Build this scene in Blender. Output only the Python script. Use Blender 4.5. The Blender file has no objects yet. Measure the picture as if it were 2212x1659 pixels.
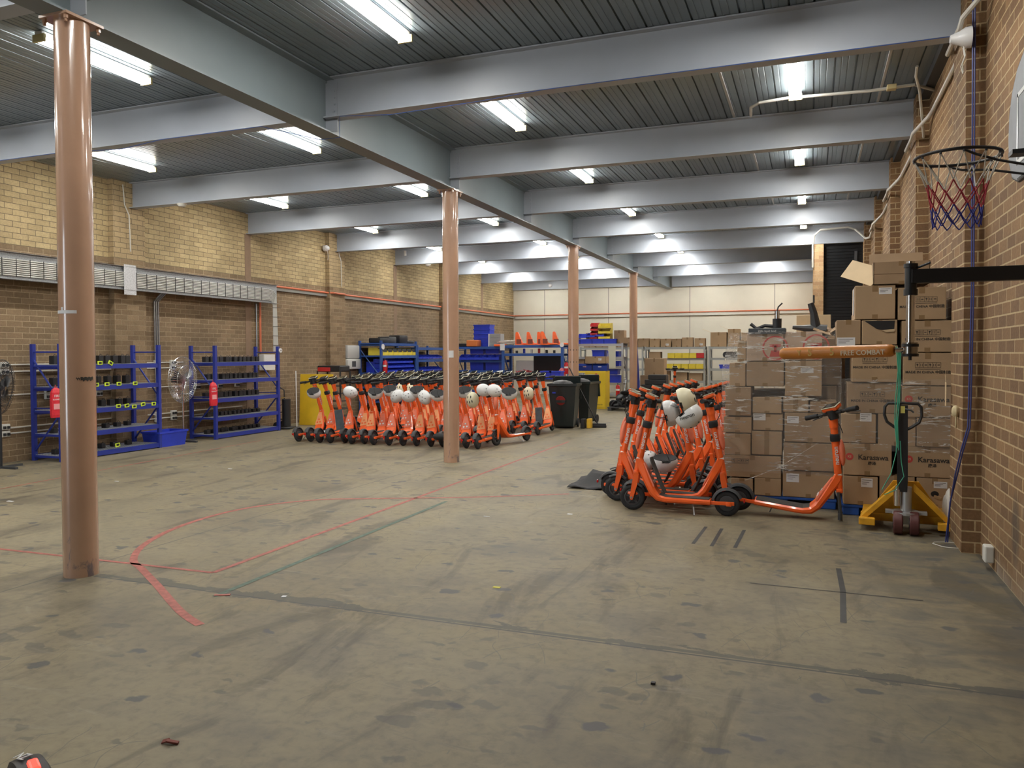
import bpy, bmesh, math, random
from mathutils import Vector, Matrix, Euler
PI = math.pi
random.seed(7)
SC = bpy.context.scene
COL = SC.collection

# ------------------------------------------------------------------ camera
cam_d = bpy.data.cameras.new('camera')
cam = bpy.data.objects.new('camera', cam_d)
COL.objects.link(cam)
SC.camera = cam
YAW, PIT, ROL = .3647, .02475, .0038
_f = Vector((-math.sin(YAW)*math.cos(PIT), math.cos(YAW)*math.cos(PIT), -math.sin(PIT)))
_r = Vector((math.cos(YAW), math.sin(YAW), 0))
_d = _f.cross(_r)
_r2 = math.cos(ROL)*_r + math.sin(ROL)*_d
_d2 = -math.sin(ROL)*_r + math.cos(ROL)*_d
mw = Matrix((( _r2.x, -_d2.x, -_f.x, 0), (_r2.y, -_d2.y, -_f.y, 0), (_r2.z, -_d2.z, -_f.z, 1.55), (0, 0, 0, 1)))
cam.matrix_world = mw
cam_d.sensor_fit = 'HORIZONTAL'
cam_d.sensor_width = 36.0
cam_d.lens = 36.0*1693.6/2212
cam_d.shift_y = -23.2/2212
cam_d.clip_start = .05
cam_d.clip_end = 200

# ------------------------------------------------------------------ world / light / exposure
SC.view_settings.view_transform = 'Standard'
SC.view_settings.look = 'None'
SC.view_settings.gamma = 1
SC.view_settings.use_curve_mapping = False
SC.view_settings.exposure = 0.12
W = bpy.data.worlds.new('daylight')
SC.world = W
W.use_nodes = True
W.node_tree.nodes['Background'].inputs[0].default_value = (.80, .90, 1, 1)
W.node_tree.nodes['Background'].inputs[1].default_value = 7.5
# daylight arriving through the open roller door behind the camera
pl = bpy.data.lights.new('door_daylight_portal', 'AREA')
pl.shape = 'RECTANGLE'; pl.size = 2.1; pl.size_y = 3.5
pl.cycles.is_portal = True
po = bpy.data.objects.new('door_daylight_portal', pl)
po.location = (-9.2, -3.95, 1.85); po.rotation_euler = (PI/2, 0, 0)
COL.objects.link(po)
TUBE_W = 30
TUBES = [(-3.45, 5.75), (-3.45, 8.78), (-3.45, 12.05), (-3.45, 15.4), (-3.45, 18.7), (-3.45, 21.8),
         (-.18, 5.75), (-.18, 8.78), (-.18, 12.05), (-.18, 15.35), (-.18, 18.5),
         (-6.5, 5.75), (-6.5, 8.78), (-6.5, 12.05), (-6.5, 15.45), (-6.5, 18.75), (-6.5, 21.8), (-6.5, 24.9),
         (-9.5, 5.75), (-9.5, 8.78), (-9.5, 12.05), (-9.5, 15.4), (-9.5, 18.75), (-9.5, 21.8), (-9.5, 24.9), (-3.45, 24.9), (-3.45, 2.7), (-6.5, 2.7), (-9.5, 2.7), (-9.5, 27.3), (-6.5, 27.3), (-3.45, 27.3), (-1.2, 24.9), (-1.2, 27.3)]  # outermost tubes nearest the back wall are unseen, added to brighten it

# ------------------------------------------------------------------ materials
MATS = {}
def mat(name, col, rough=.5, metal=0., var=0., vscale=8., bump=0., bscale=40., spec=.5, coat=0., emit=None, estr=0., alpha=1., trans=0.):
    if name in MATS: return MATS[name]
    m = bpy.data.materials.new(name); m.use_nodes = True
    nt = m.node_tree; b = nt.nodes['Principled BSDF']
    c = (col[0], col[1], col[2], 1)
    b.inputs['Base Color'].default_value = c
    b.inputs['Roughness'].default_value = rough
    b.inputs['Metallic'].default_value = metal
    b.inputs['Specular IOR Level'].default_value = spec
    if coat: b.inputs['Coat Weight'].default_value = coat; b.inputs['Coat Roughness'].default_value = .08
    if alpha < 1: b.inputs['Alpha'].default_value = alpha
    if trans: b.inputs['Transmission Weight'].default_value = trans
    if emit: b.inputs['Emission Color'].default_value = (*emit, 1); b.inputs['Emission Strength'].default_value = estr
    tc = None
    if var or bump:
        tc = nt.nodes.new('ShaderNodeTexCoord')
    if var:
        n = nt.nodes.new('ShaderNodeTexNoise'); n.inputs['Scale'].default_value = vscale; n.inputs['Detail'].default_value = 5
        nt.links.new(tc.outputs['Object'], n.inputs['Vector'])
        r = nt.nodes.new('ShaderNodeValToRGB')
        r.color_ramp.elements[0].position = .3; r.color_ramp.elements[1].position = .7
        r.color_ramp.elements[0].color = tuple(max(0, x*(1-var)) for x in col)+(1,)
        r.color_ramp.elements[1].color = tuple(min(1, x*(1+var*.6)) for x in col)+(1,)
        nt.links.new(n.outputs['Fac'], r.inputs['Fac']); nt.links.new(r.outputs['Color'], b.inputs['Base Color'])
    if bump:
        n2 = nt.nodes.new('ShaderNodeTexNoise'); n2.inputs['Scale'].default_value = bscale; n2.inputs['Detail'].default_value = 4
        nt.links.new(tc.outputs['Object'], n2.inputs['Vector'])
        bp = nt.nodes.new('ShaderNodeBump'); bp.inputs['Strength'].default_value = bump; bp.inputs['Distance'].default_value = .01
        nt.links.new(n2.outputs['Fac'], bp.inputs['Height']); nt.links.new(bp.outputs['Normal'], b.inputs['Normal'])
    MATS[name] = m
    return m

def N(nt, t, **kw):
    n = nt.nodes.new(t)
    for k, v in kw.items():
        if k in n.inputs: n.inputs[k].default_value = v
        else: setattr(n, k, v)
    return n
def math_node(nt, op, a, b=None, c=None, clamp=False):
    n = nt.nodes.new('ShaderNodeMath'); n.operation = op; n.use_clamp = clamp
    for i, v in enumerate((a, b, c)):
        if v is None: continue
        if isinstance(v, (int, float)): n.inputs[i].default_value = v
        else: nt.links.new(v, n.inputs[i])
    return n.outputs[0]
def mixc(nt, f, a, b, mode='MIX'):
    n = nt.nodes.new('ShaderNodeMix'); n.data_type = 'RGBA'; n.blend_type = mode
    for s, v in ((n.inputs['Factor'], f), (n.inputs[6], a), (n.inputs[7], b)):
        if isinstance(v, (int, float)): s.default_value = v
        elif isinstance(v, tuple): s.default_value = (*v, 1) if len(v) == 3 else v
        else: nt.links.new(v, s)
    return n.outputs[2]
def ramp(nt, f, stops):
    r = nt.nodes.new('ShaderNodeValToRGB'); e = r.color_ramp.elements
    e[0].position = stops[0][0]; e[0].color = (*stops[0][1], 1)
    e[1].position = stops[-1][0]; e[1].color = (*stops[-1][1], 1)
    for p, c in stops[1:-1]:
        k = e.new(p); k.color = (*c, 1)
    nt.links.new(f, r.inputs['Fac'])
    return r.outputs['Color']
def noise(nt, vec, scale, detail=5, dist=0., rough=.5, sc=None):
    n = nt.nodes.new('ShaderNodeTexNoise'); n.inputs['Scale'].default_value = scale
    n.inputs['Detail'].default_value = detail; n.inputs['Distortion'].default_value = dist; n.inputs['Roughness'].default_value = rough
    if sc:
        mp = nt.nodes.new('ShaderNodeMapping'); mp.inputs['Scale'].default_value = sc
        nt.links.new(vec, mp.inputs['Vector']); vec = mp.outputs[0]
    nt.links.new(vec, n.inputs['Vector'])
    return n.outputs['Fac']
def new_mat(name):
    m = bpy.data.materials.new(name); m.use_nodes = True
    return m, m.node_tree, m.node_tree.nodes['Principled BSDF']

def column_mat():
    m = mat('column_tan', (.47, .285, .19), .24, var=.10, vscale=3, coat=.9); nt = m.node_tree; b = nt.nodes['Principled BSDF']
    src = b.inputs['Base Color'].links[0].from_socket
    tc = nt.nodes.new('ShaderNodeTexCoord'); P = tc.outputs['Object']; sx = nt.nodes.new('ShaderNodeSeparateXYZ'); nt.links.new(P, sx.inputs[0])
    n = noise(nt, P, 13, 8, .5, .65, (1, 1, .45)); low = math_node(nt, 'MULTIPLY_ADD', sx.outputs[2], -1.1, .62, clamp=True)
    th = math_node(nt, 'MULTIPLY_ADD', low, -.26, .70)
    f = math_node(nt, 'MULTIPLY', math_node(nt, 'SUBTRACT', n, th), 12, clamp=True)
    c = mixc(nt, math_node(nt, 'MULTIPLY', f, .75), src, (.10, .10, .13))
    n3 = noise(nt, P, 26, 6, .2, .6, (1, 1, .3)); f = math_node(nt, 'MULTIPLY', math_node(nt, 'SUBTRACT', n3, .70), 14, clamp=True)
    c = mixc(nt, math_node(nt, 'MULTIPLY', f, .6), c, (.62, .55, .50))
    nt.links.new(c, b.inputs['Base Color']); return m
def brick_mat(name, c1, c2, mortar, upper=None, zsplit=0., var=.25, msize=.010, stain=False):
    m, nt, b = new_mat(name)
    g = nt.nodes.new('ShaderNodeNewGeometry')
    sx = nt.nodes.new('ShaderNodeSeparateXYZ'); nt.links.new(g.outputs['Position'], sx.inputs[0])
    u = math_node(nt, 'ADD', sx.outputs[0], sx.outputs[1])
    cb = nt.nodes.new('ShaderNodeCombineXYZ'); nt.links.new(u, cb.inputs[0]); nt.links.new(sx.outputs[2], cb.inputs[1])
    def bricks(a, bb, mo):
        t = nt.nodes.new('ShaderNodeTexBrick'); t.offset = .5; t.squash = 1
        t.inputs['Scale'].default_value = 1; t.inputs['Mortar Size'].default_value = msize*.5
        t.inputs['Brick Width'].default_value = .24; t.inputs['Row Height'].default_value = .0858
        t.inputs['Mortar Smooth'].default_value = .25; t.inputs['Bias'].default_value = 0
        t.inputs['Color1'].default_value = (*a, 1); t.inputs['Color2'].default_value = (*bb, 1); t.inputs['Mortar'].default_value = (*mo, 1)
        nt.links.new(cb.outputs[0], t.inputs['Vector'])
        return t
    t = bricks(c1, c2, mortar); colr = t.outputs['Color']
    if upper:
        t2 = bricks(*upper)
        st = math_node(nt, 'GREATER_THAN', sx.outputs[2], zsplit)
        colr = mixc(nt, st, colr, t2.outputs['Color'])
    n1 = noise(nt, g.outputs['Position'], 1.3, 4)
    n2 = noise(nt, g.outputs['Position'], 45, 5)
    colr = mixc(nt, 1.0, colr, ramp(nt, n1, [(.3, (1-var,)*3), (.7, (1.08,)*3)]), 'MULTIPLY')
    colr = mixc(nt, 1.0, colr, ramp(nt, n2, [(.3, (.86,)*3), (.7, (1.1,)*3)]), 'MULTIPLY')
    if stain:
        # salt bloom along the foot of the wall and one dark scorch
        lo = math_node(nt, 'MULTIPLY', math_node(nt, 'SUBTRACT', math_node(nt, 'MULTIPLY_ADD', n1, 1.3, -.25), sx.outputs[2]), 3, clamp=True)
        lo = math_node(nt, 'MULTIPLY', lo, math_node(nt, 'LESS_THAN', sx.outputs[1], 6.3))
        colr = mixc(nt, math_node(nt, 'MULTIPLY', lo, .42), colr, (.50, .46, .38))
        dy = math_node(nt, 'MULTIPLY', math_node(nt, 'SUBTRACT', sx.outputs[1], 5.78), 9); dz = math_node(nt, 'MULTIPLY', math_node(nt, 'SUBTRACT', sx.outputs[2], .42), 4.2)
        rr = math_node(nt, 'ADD', math_node(nt, 'MULTIPLY', dy, dy), math_node(nt, 'MULTIPLY', dz, dz))
        rr = math_node(nt, 'SUBTRACT', math_node(nt, 'ADD', 1.0, math_node(nt, 'MULTIPLY', n2, .6)), rr, clamp=True)
        colr = mixc(nt, math_node(nt, 'MULTIPLY', rr, .6), colr, (.04, .04, .035))
    nt.links.new(colr, b.inputs['Base Color'])
    b.inputs['Roughness'].default_value = .85
    bp = nt.nodes.new('ShaderNodeBump'); bp.inputs['Strength'].default_value = .6; bp.inputs['Distance'].default_value = .012
    h = math_node(nt, 'SUBTRACT', math_node(nt, 'MULTIPLY', n2, .35), t.outputs['Fac'])
    nt.links.new(h, bp.inputs['Height']); nt.links.new(bp.outputs['Normal'], b.inputs['Normal'])
    return m

def floor_mat():
    m, nt, b = new_mat('worn_concrete')
    g = nt.nodes.new('ShaderNodeNewGeometry'); P = g.outputs['Position']
    sx = nt.nodes.new('ShaderNodeSeparateXYZ'); nt.links.new(P, sx.inputs[0])
    big = noise(nt, P, .35, 4); mid = noise(nt, P, 1.6, 6, .4); fine = noise(nt, P, 14, 8, .3, .65)
    base = ramp(nt, big, [(.3, (.172, .142, .090)), (.7, (.250, .212, .140))])
    base = mixc(nt, .85, base, ramp(nt, mid, [(.28, (.62, .62, .64)), (.48, (1,)*3), (.75, (1.2, 1.18, 1.1))]), 'MULTIPLY')
    base = mixc(nt, .9, base, ramp(nt, fine, [(.28, (.68, .68, .70)), (.5, (1,)*3), (.75, (1.2,)*3)]), 'MULTIPLY')
    # scuffs dragged along the bays
    sc = noise(nt, P, 2.2, 6, .8, .6, (1, .28, 1))
    base = mixc(nt, .8, base, ramp(nt, sc, [(.36, (.55, .55, .57)), (.45, (1,)*3), (.9, (1.05,)*3)]), 'MULTIPLY')
    # oily blotches: small dark spots, denser towards the right-hand wall
    vo = nt.nodes.new('ShaderNodeTexVoronoi'); vo.inputs['Scale'].default_value = 2.6; vo.inputs['Randomness'].default_value = 1
    mp = nt.nodes.new('ShaderNodeMapping'); mp.inputs['Scale'].default_value = (1, 1.5, 1)
    wob = nt.nodes.new('ShaderNodeTexNoise'); wob.inputs['Scale'].default_value = 9; wob.inputs['Detail'].default_value = 4
    nt.links.new(P, wob.inputs['Vector'])
    va = nt.nodes.new('ShaderNodeVectorMath'); va.operation = 'MULTIPLY_ADD'
    nt.links.new(wob.outputs['Color'], va.inputs[0]); va.inputs[1].default_value = (.16, .16, 0); nt.links.new(P, va.inputs[2])
    nt.links.new(va.outputs[0], mp.inputs['Vector']); nt.links.new(mp.outputs[0], vo.inputs['Vector'])
    thr = math_node(nt, 'MULTIPLY_ADD', noise(nt, P, .8, 3), .45, -.075)
    edge = math_node(nt, 'MULTIPLY_ADD', sx.outputs[0], .022, .01, clamp=True)
    thr = math_node(nt, 'ADD', thr, edge)
    spot = math_node(nt, 'MULTIPLY', math_node(nt, 'SUBTRACT', thr, vo.outputs['Distance']), 22, clamp=True)
    base = mixc(nt, math_node(nt, 'MULTIPLY', spot, .8), base, (.075, .075, .08))
    vo2 = nt.nodes.new('ShaderNodeTexVoronoi'); vo2.inputs['Scale'].default_value = 5.2; vo2.inputs['Randomness'].default_value = 1
    mp2 = nt.nodes.new('ShaderNodeMapping'); mp2.inputs['Scale'].default_value = (.75, 1.5, 1); mp2.inputs['Location'].default_value = (3.3, 1.7, 0)
    nt.links.new(va.outputs[0], mp2.inputs['Vector']); nt.links.new(mp2.outputs[0], vo2.inputs['Vector'])
    t2 = math_node(nt, 'MULTIPLY_ADD', noise(nt, P, 1.1, 4, .3), 1.5, -.57)
    sp2 = math_node(nt, 'MULTIPLY', math_node(nt, 'SUBTRACT', t2, vo2.outputs['Distance']), 14, clamp=True)
    base = mixc(nt, math_node(nt, 'MULTIPLY', math_node(nt, 'MULTIPLY', sp2, math_node(nt, 'MULTIPLY_ADD', fine, 1.6, -.2, clamp=True)), .75), base, (.07, .068, .065))
    # smears dragged sideways, dark and pale
    sm = noise(nt, P, 3.2, 8, 1.0, .68, (.45, 1.7, 1)); sm2 = noise(nt, P, .9, 3)
    f_ = math_node(nt, 'MULTIPLY', math_node(nt, 'MULTIPLY', math_node(nt, 'SUBTRACT', sm, .575), 9, clamp=True), math_node(nt, 'MULTIPLY', math_node(nt, 'SUBTRACT', sm2, .42), 5, clamp=True))
    base = mixc(nt, math_node(nt, 'MULTIPLY', f_, .62), base, (.095, .088, .075))
    f_ = math_node(nt, 'MULTIPLY', math_node(nt, 'SUBTRACT', .40, sm), 7, clamp=True)
    base = mixc(nt, math_node(nt, 'MULTIPLY', f_, .35), base, (.40, .36, .27))
    # grime towards the right-hand wall
    rg = math_node(nt, 'MULTIPLY', math_node(nt, 'SUBTRACT', sx.outputs[0], .05), 1.6, clamp=True)
    rn = math_node(nt, 'MULTIPLY', math_node(nt, 'SUBTRACT', noise(nt, P, 1.9, 6, .6, .6, (1, 2.2, 1)), .42), 5, clamp=True)
    base = mixc(nt, math_node(nt, 'MULTIPLY', math_node(nt, 'MULTIPLY', rg, rn), .7), base, (.09, .09, .085))
    # thin scratches
    for s, rot in ((1.1, .5), (1.5, -.35)):
        w = nt.nodes.new('ShaderNodeTexWave'); w.inputs['Scale'].default_value = s; w.inputs['Distortion'].default_value = 9
        w.inputs['Detail'].default_value = 3; w.inputs['Detail Scale'].default_value = .6
        mr = nt.nodes.new('ShaderNodeMapping'); mr.inputs['Rotation'].default_value = (0, 0, rot)
        nt.links.new(P, mr.inputs['Vector']); nt.links.new(mr.outputs[0], w.inputs['Vector'])
        f = math_node(nt, 'MULTIPLY', math_node(nt, 'GREATER_THAN', w.outputs['Fac'], .9985), math_node(nt, 'GREATER_THAN', mid, .56))
        base = mixc(nt, math_node(nt, 'MULTIPLY', f, .5), base, (.12, .115, .10))
    # sawn joints with dirty filler
    def joint(src, pos, wid, dark, lo=None, hi=None, osrc=None, blot=0):
        d = math_node(nt, 'ABSOLUTE', math_node(nt, 'SUBTRACT', src, pos))
        if blot:
            bl = noise(nt, P, 3.5, 8, .6, .65, (.6, 1, 1))
            wv = math_node(nt, 'MULTIPLY_ADD', math_node(nt, 'MULTIPLY', math_node(nt, 'SUBTRACT', bl, .47), 5, clamp=True), blot, wid)
        else: wv = wid
        f = math_node(nt, 'MULTIPLY', math_node(nt, 'SUBTRACT', wv, d), 160, clamp=True)
        if lo is not None:
            f = math_node(nt, 'MULTIPLY', f, math_node(nt, 'GREATER_THAN', osrc, lo))
            f = math_node(nt, 'MULTIPLY', f, math_node(nt, 'LESS_THAN', osrc, hi))
        return math_node(nt, 'MULTIPLY', f, dark)
    X, Y = sx.outputs[0], sx.outputs[1]
    for f in (joint(Y, 4.10, .022, .68, -4.7, 3, X, .10), joint(Y, 4.06, .011, .92, -4.7, 3, X), joint(Y, 4.09, .006, .55, -12, -4.7, X), joint(X, -4.96, .010, .75, -5, 30, Y), joint(X, 1.2, .02, .5),
              joint(Y, 10.2, .010, .6), joint(X, -2.05, .005, .3, 5.9, 9.5, Y), joint(Y, 7.15, .008, .35, -3.6, -1.4, X)):
        base = mixc(nt, f, base, (.065, .065, .06))
    nt.links.new(base, b.inputs['Base Color'])
    ro = math_node(nt, 'MULTIPLY_ADD', mid, .30, .34)
    ro = math_node(nt, 'MULTIPLY_ADD', fine, .18, ro, clamp=True)
    nt.links.new(ro, b.inputs['Roughness'])
    b.inputs['Specular IOR Level'].default_value = .35
    bp = nt.nodes.new('ShaderNodeBump'); bp.inputs['Strength'].default_value = .25; bp.inputs['Distance'].default_value = .004
    nt.links.new(fine, bp.inputs['Height']); nt.links.new(bp.outputs['Normal'], b.inputs['Normal'])
    return m

# ------------------------------------------------------------------ mesh helpers
class MB:
    def __init__(s): s.bm = bmesh.new()
    def box(s, cx, cy, cz, sx, sy, sz, rot=None, bev=0):
        m = Matrix.Translation((cx, cy, cz))
        if rot is not None: m = m @ (rot if isinstance(rot, Matrix) else Euler(rot).to_matrix().to_4x4())
        m = m @ Matrix.Diagonal((sx, sy, sz, 1))
        r = bmesh.ops.create_cube(s.bm, size=1, matrix=m)
        if bev:
            es = list({e for v in r['verts'] for e in v.link_edges})
            bmesh.ops.bevel(s.bm, geom=es, offset=bev, segments=2, profile=.5, affect='EDGES')
        return s
    def b2(s, x0, x1, y0, y1, z0, z1, bev=0):
        return s.box((x0+x1)/2, (y0+y1)/2, (z0+z1)/2, abs(x1-x0), abs(y1-y0), abs(z1-z0), None, bev)
    def cyl(s, p0, p1, r, r2=None, seg=12, cap=True):
        p0 = Vector(p0); p1 = Vector(p1); d = p1-p0; L = d.length
        if L < 1e-6: return s
        q = Vector((0, 0, 1)).rotation_difference(d).to_matrix().to_4x4()
        m = Matrix.Translation((p0+p1)/2) @ q
        bmesh.ops.create_cone(s.bm, cap_ends=cap, segments=seg, radius1=r, radius2=r if r2 is None else r2, depth=L, matrix=m)
        return s
    def sph(s, c, r, sc=(1, 1, 1), seg=12, rot=None):
        m = Matrix.Translation(c)
        if rot is not None: m = m @ Euler(rot).to_matrix().to_4x4()
        bmesh.ops.create_uvsphere(s.bm, u_segments=seg, v_segments=max(6, seg//2+2), radius=r, matrix=m @ Matrix.Diagonal((*sc, 1)))
        return s
    def tube(s, pts, r, seg=8, closed=False, flat=None):
        pts = [Vector(p) for p in pts]; n = len(pts); rings = []
        up = None
        for i, p in enumerate(pts):
            if closed: t = (pts[(i+1) % n]-pts[i-1])
            else: t = pts[min(i+1, n-1)]-pts[max(i-1, 0)]
            t.normalize()
            if up is None:
                up = Vector((0, 0, 1)) if abs(t.z) < .9 else Vector((1, 0, 0))
            a = t.cross(up)
            if a.length < 1e-4: a = t.orthogonal()
            a.normalize(); b = a.cross(t).normalized(); up = b
            rr = r[i] if isinstance(r, (list, tuple)) else r
            ring = []
            for k in range(seg):
                an = 2*PI*k/seg
                ring.append(s.bm.verts.new(p + a*math.cos(an)*rr + b*math.sin(an)*rr*(flat or 1)))
            rings.append(ring)
        m = n if closed else n-1
        for i in range(m):
            A = rings[i]; B = rings[(i+1) % n]
            for k in range(seg):
                s.bm.faces.new((A[k], A[(k+1) % seg], B[(k+1) % seg], B[k]))
        if not closed:
            s.bm.faces.new(rings[0][::-1]); s.bm.faces.new(rings[-1])
        return s
    def lathe(s, prof, c=(0, 0, 0), axis='z', seg=20, a0=0, a1=2*PI):
        full = abs(a1-a0-2*PI) < 1e-6
        rings = []
        n = seg if full else seg+1
        for r, h in prof:
            ring = []
            for k in range(n):
                an = a0+(a1-a0)*k/seg
                if axis == 'z': v = (r*math.cos(an), r*math.sin(an), h)
                elif axis == 'y': v = (r*math.cos(an), h, r*math.sin(an))
                else: v = (h, r*math.cos(an), r*math.sin(an))
                ring.append(s.bm.verts.new(Vector(v)+Vector(c)))
            rings.append(ring)
        for A, B in zip(rings, rings[1:]):
            for k in range(seg):
                k2 = (k+1) % n
                try: s.bm.faces.new((A[k], A[k2], B[k2], B[k]))
                except ValueError: pass
        return s
    def loft(s, secs, cap=True):
        rings = [[s.bm.verts.new(Vector(p)) for p in sec] for sec in secs]
        n = len(rings[0])
        for A, B in zip(rings, rings[1:]):
            for k in range(n): s.bm.faces.new((A[k], A[(k+1) % n], B[(k+1) % n], B[k]))
        if cap: s.bm.faces.new(rings[0][::-1]); s.bm.faces.new(rings[-1])
        return s
    def prism(s, poly, ax, a, b):
        def P(p, h):
            if ax == 'x': return (h, p[0], p[1])
            if ax == 'y': return (p[0], h, p[1])
            return (p[0], p[1], h)
        return s.loft([[P(p, a) for p in poly], [P(p, b) for p in poly]])
    def quad(s, *ps):
        s.bm.faces.new([s.bm.verts.new(Vector(p)) for p in ps]); return s
    def mesh(s, name, m, smooth=False):
        bmesh.ops.recalc_face_normals(s.bm, faces=s.bm.faces)
        me = bpy.data.meshes.new(name); s.bm.to_mesh(me); s.bm.free()
        if m: me.materials.append(m)
        if smooth:
            for p in me.polygons: p.use_smooth = True
            try: me.set_sharp_from_angle(angle=.7)
            except Exception: pass
        return me
    def build(s, name, m, parent=None, smooth=False, loc=None):
        o = bpy.data.objects.new(name, s.mesh(name, m, smooth)); COL.objects.link(o)
        if parent is not None: o.parent = parent
        if loc is not None: o.location = loc
        return o

def tag(o, label=None, cat=None, group=None, kind=None):
    if label: o['label'] = label
    if cat: o['category'] = cat
    if group: o['group'] = group
    if kind: o['kind'] = kind
    return o
def thing(name, label, cat, loc=(0, 0, 0), rz=0, group=None):
    o = bpy.data.objects.new(name, None); COL.objects.link(o)
    o.location = loc; o.rotation_euler = (0, 0, rz); o.empty_display_size = .1
    return tag(o, label, cat, group)
def struct(o): o['kind'] = 'structure'; return o
KIDS = {}
def dup(root, loc=None, rot=None, label=None, group=None, skip=()):
    def cp(o, par):
        c = o.copy(); COL.objects.link(c)
        if par is not None: c.parent = par
        for k in o.children:
            if k.name.split('.')[0] in skip: continue
            cp(k, c)
        return c
    r = cp(root, None)
    if loc is not None: r.location = loc
    if rot is not None: r.rotation_euler = rot
    if label: r['label'] = label
    if group: r['group'] = group
    return r
def text_mesh(body, size, m, extrude=.0006, bold=False):
    cu = bpy.data.curves.new('t', 'FONT'); cu.body = body; cu.size = size; cu.extrude = extrude
    cu.align_x = 'CENTER'; cu.align_y = 'CENTER'; cu.resolution_u = 2
    if bold: cu.offset = size*.018
    o = bpy.data.objects.new('t', cu); COL.objects.link(o)
    dg = bpy.context.evaluated_depsgraph_get()
    me = bpy.data.meshes.new_from_object(o.evaluated_get(dg)); me.materials.clear(); me.materials.append(m)
    bpy.data.objects.remove(o); bpy.data.curves.remove(cu)
    return me
TXT = {}
def text(body, size, m, parent, loc, rot, name='lettering', bold=False):
    k = (body, size, m.name, bold)
    if k not in TXT: TXT[k] = text_mesh(body, size, m, bold=bold)
    o = bpy.data.objects.new(name, TXT[k]); COL.objects.link(o); o.parent = parent; o.location = loc; o.rotation_euler = rot
    return o
ORD = ['first', 'second', 'third', 'fourth', 'fifth', 'sixth', 'seventh', 'eighth', 'ninth', 'tenth', 'eleventh', 'twelfth', 'thirteenth',
       'fourteenth', 'fifteenth', 'sixteenth', 'seventeenth', 'eighteenth', 'nineteenth', 'twentieth', 'twenty-first', 'twenty-second']

# ------------------------------------------------------------------ shared finishes
M_orange = mat('orange_paint', (.93, .135, .02), .35, var=.10, vscale=6, coat=.3)
M_salmon = mat('salmon_plastic', (.88, .22, .12), .45, var=.15)
M_peach = mat('peach_panel', (.92, .40, .17), .5, var=.12)
M_black = mat('black_plastic', (.018, .018, .02), .45)
M_rubber = mat('dark_rubber', (.018, .018, .02), .75, bump=.2, bscale=120)
M_dgrey = mat('dark_grey_plastic', (.05, .052, .056), .55)
M_grip = mat('grip_deck', (.06, .055, .05), .9, var=.3, vscale=20, bump=.4, bscale=150)
M_white = mat('white_gloss', (.78, .78, .78), .25, var=.05)
M_wtext = mat('white_print', (.75, .75, .75), .5)
M_ktext = mat('black_print', (.04, .035, .03), .6)
M_chrome = mat('chrome', (.75, .75, .75), .18, 1)
M_zinc = mat('galvanised', (.42, .43, .44), .38, .8, var=.2, vscale=14)
M_alu = mat('aluminium', (.5, .51, .52), .4, .7)
M_blue = mat('rack_blue', (.020, .038, .29), .42, var=.15)
M_blue2 = mat('bay_blue', (.03, .09, .32), .45, var=.15)
M_bin = mat('bin_blue', (.025, .055, .55), .4, var=.1)
M_yel = mat('bin_yellow', (.75, .60, .06), .45, var=.08)
M_red = mat('bin_red', (.55, .03, .03), .45)
M_lime = mat('lime_tag', (.62, .80, .05), .5)
M_card = mat('cardboard', (.40, .275, .160), .8, var=.12, vscale=3, bump=.1, bscale=60)
M_card2 = mat('cardboard_dark', (.34, .23, .135), .8, var=.14, vscale=3)
M_cardin = mat('cardboard_light', (.58, .44, .27), .8, var=.08)
M_tape = mat('packing_tape', (.27, .175, .09), .25)
M_paper = mat('paper', (.72, .72, .73), .6, var=.05)
M_pvc = mat('cream_conduit', (.62, .60, .54), .45)
M_wplas = mat('white_plastic', (.66, .65, .60), .4)
M_steel = mat('beam_grey', (.39, .42, .47), .42, var=.06, vscale=2)
M_tan = column_mat()
# ------------------------------------------------------------------ setting
XL, XR, YB, ZC, YF = -10.9, 1.22, 28.75, 4.47, -4.0
M_floor = floor_mat()
fl = MB().quad((-12.5, YF-2, 0), (3, YF-2, 0), (3, YB+.3, 0), (-12.5, YB+.3, 0)).build('floor', M_floor); struct(fl)

# ribbed metal ceiling deck
def deck():
    m = MB(); x = XL-.1
    prof = [(0, 0), (.006, .022), (.014, .022), (.019, 0), (.064, 0), (.067, .0035), (.073, .0035), (.076, 0), (.124, 0), (.127, .0035), (.133, .0035), (.136, 0), (.2, 0)]
    pts = []
    while x < XR+.15:
        for a, b in prof[:-1]: pts.append((x+a, ZC+b))
        x += .2
    va = [m.bm.verts.new((a, YF, b)) for a, b in pts]; vb = [m.bm.verts.new((a, YB+.1, b)) for a, b in pts]
    for i in range(len(pts)-1): m.bm.faces.new((va[i], vb[i], vb[i+1], va[i+1]))
    return m
M_deck = mat('deck_grey', (.205, .245, .265), .28, .30, var=.14, vscale=1.3)
struct(deck().build('ceiling', M_deck))
struct(MB().b2(XL-.3, XR+.3, YF, YB+.3, ZC+.03, ZC+.1).build('trim_1', M_deck))

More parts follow.
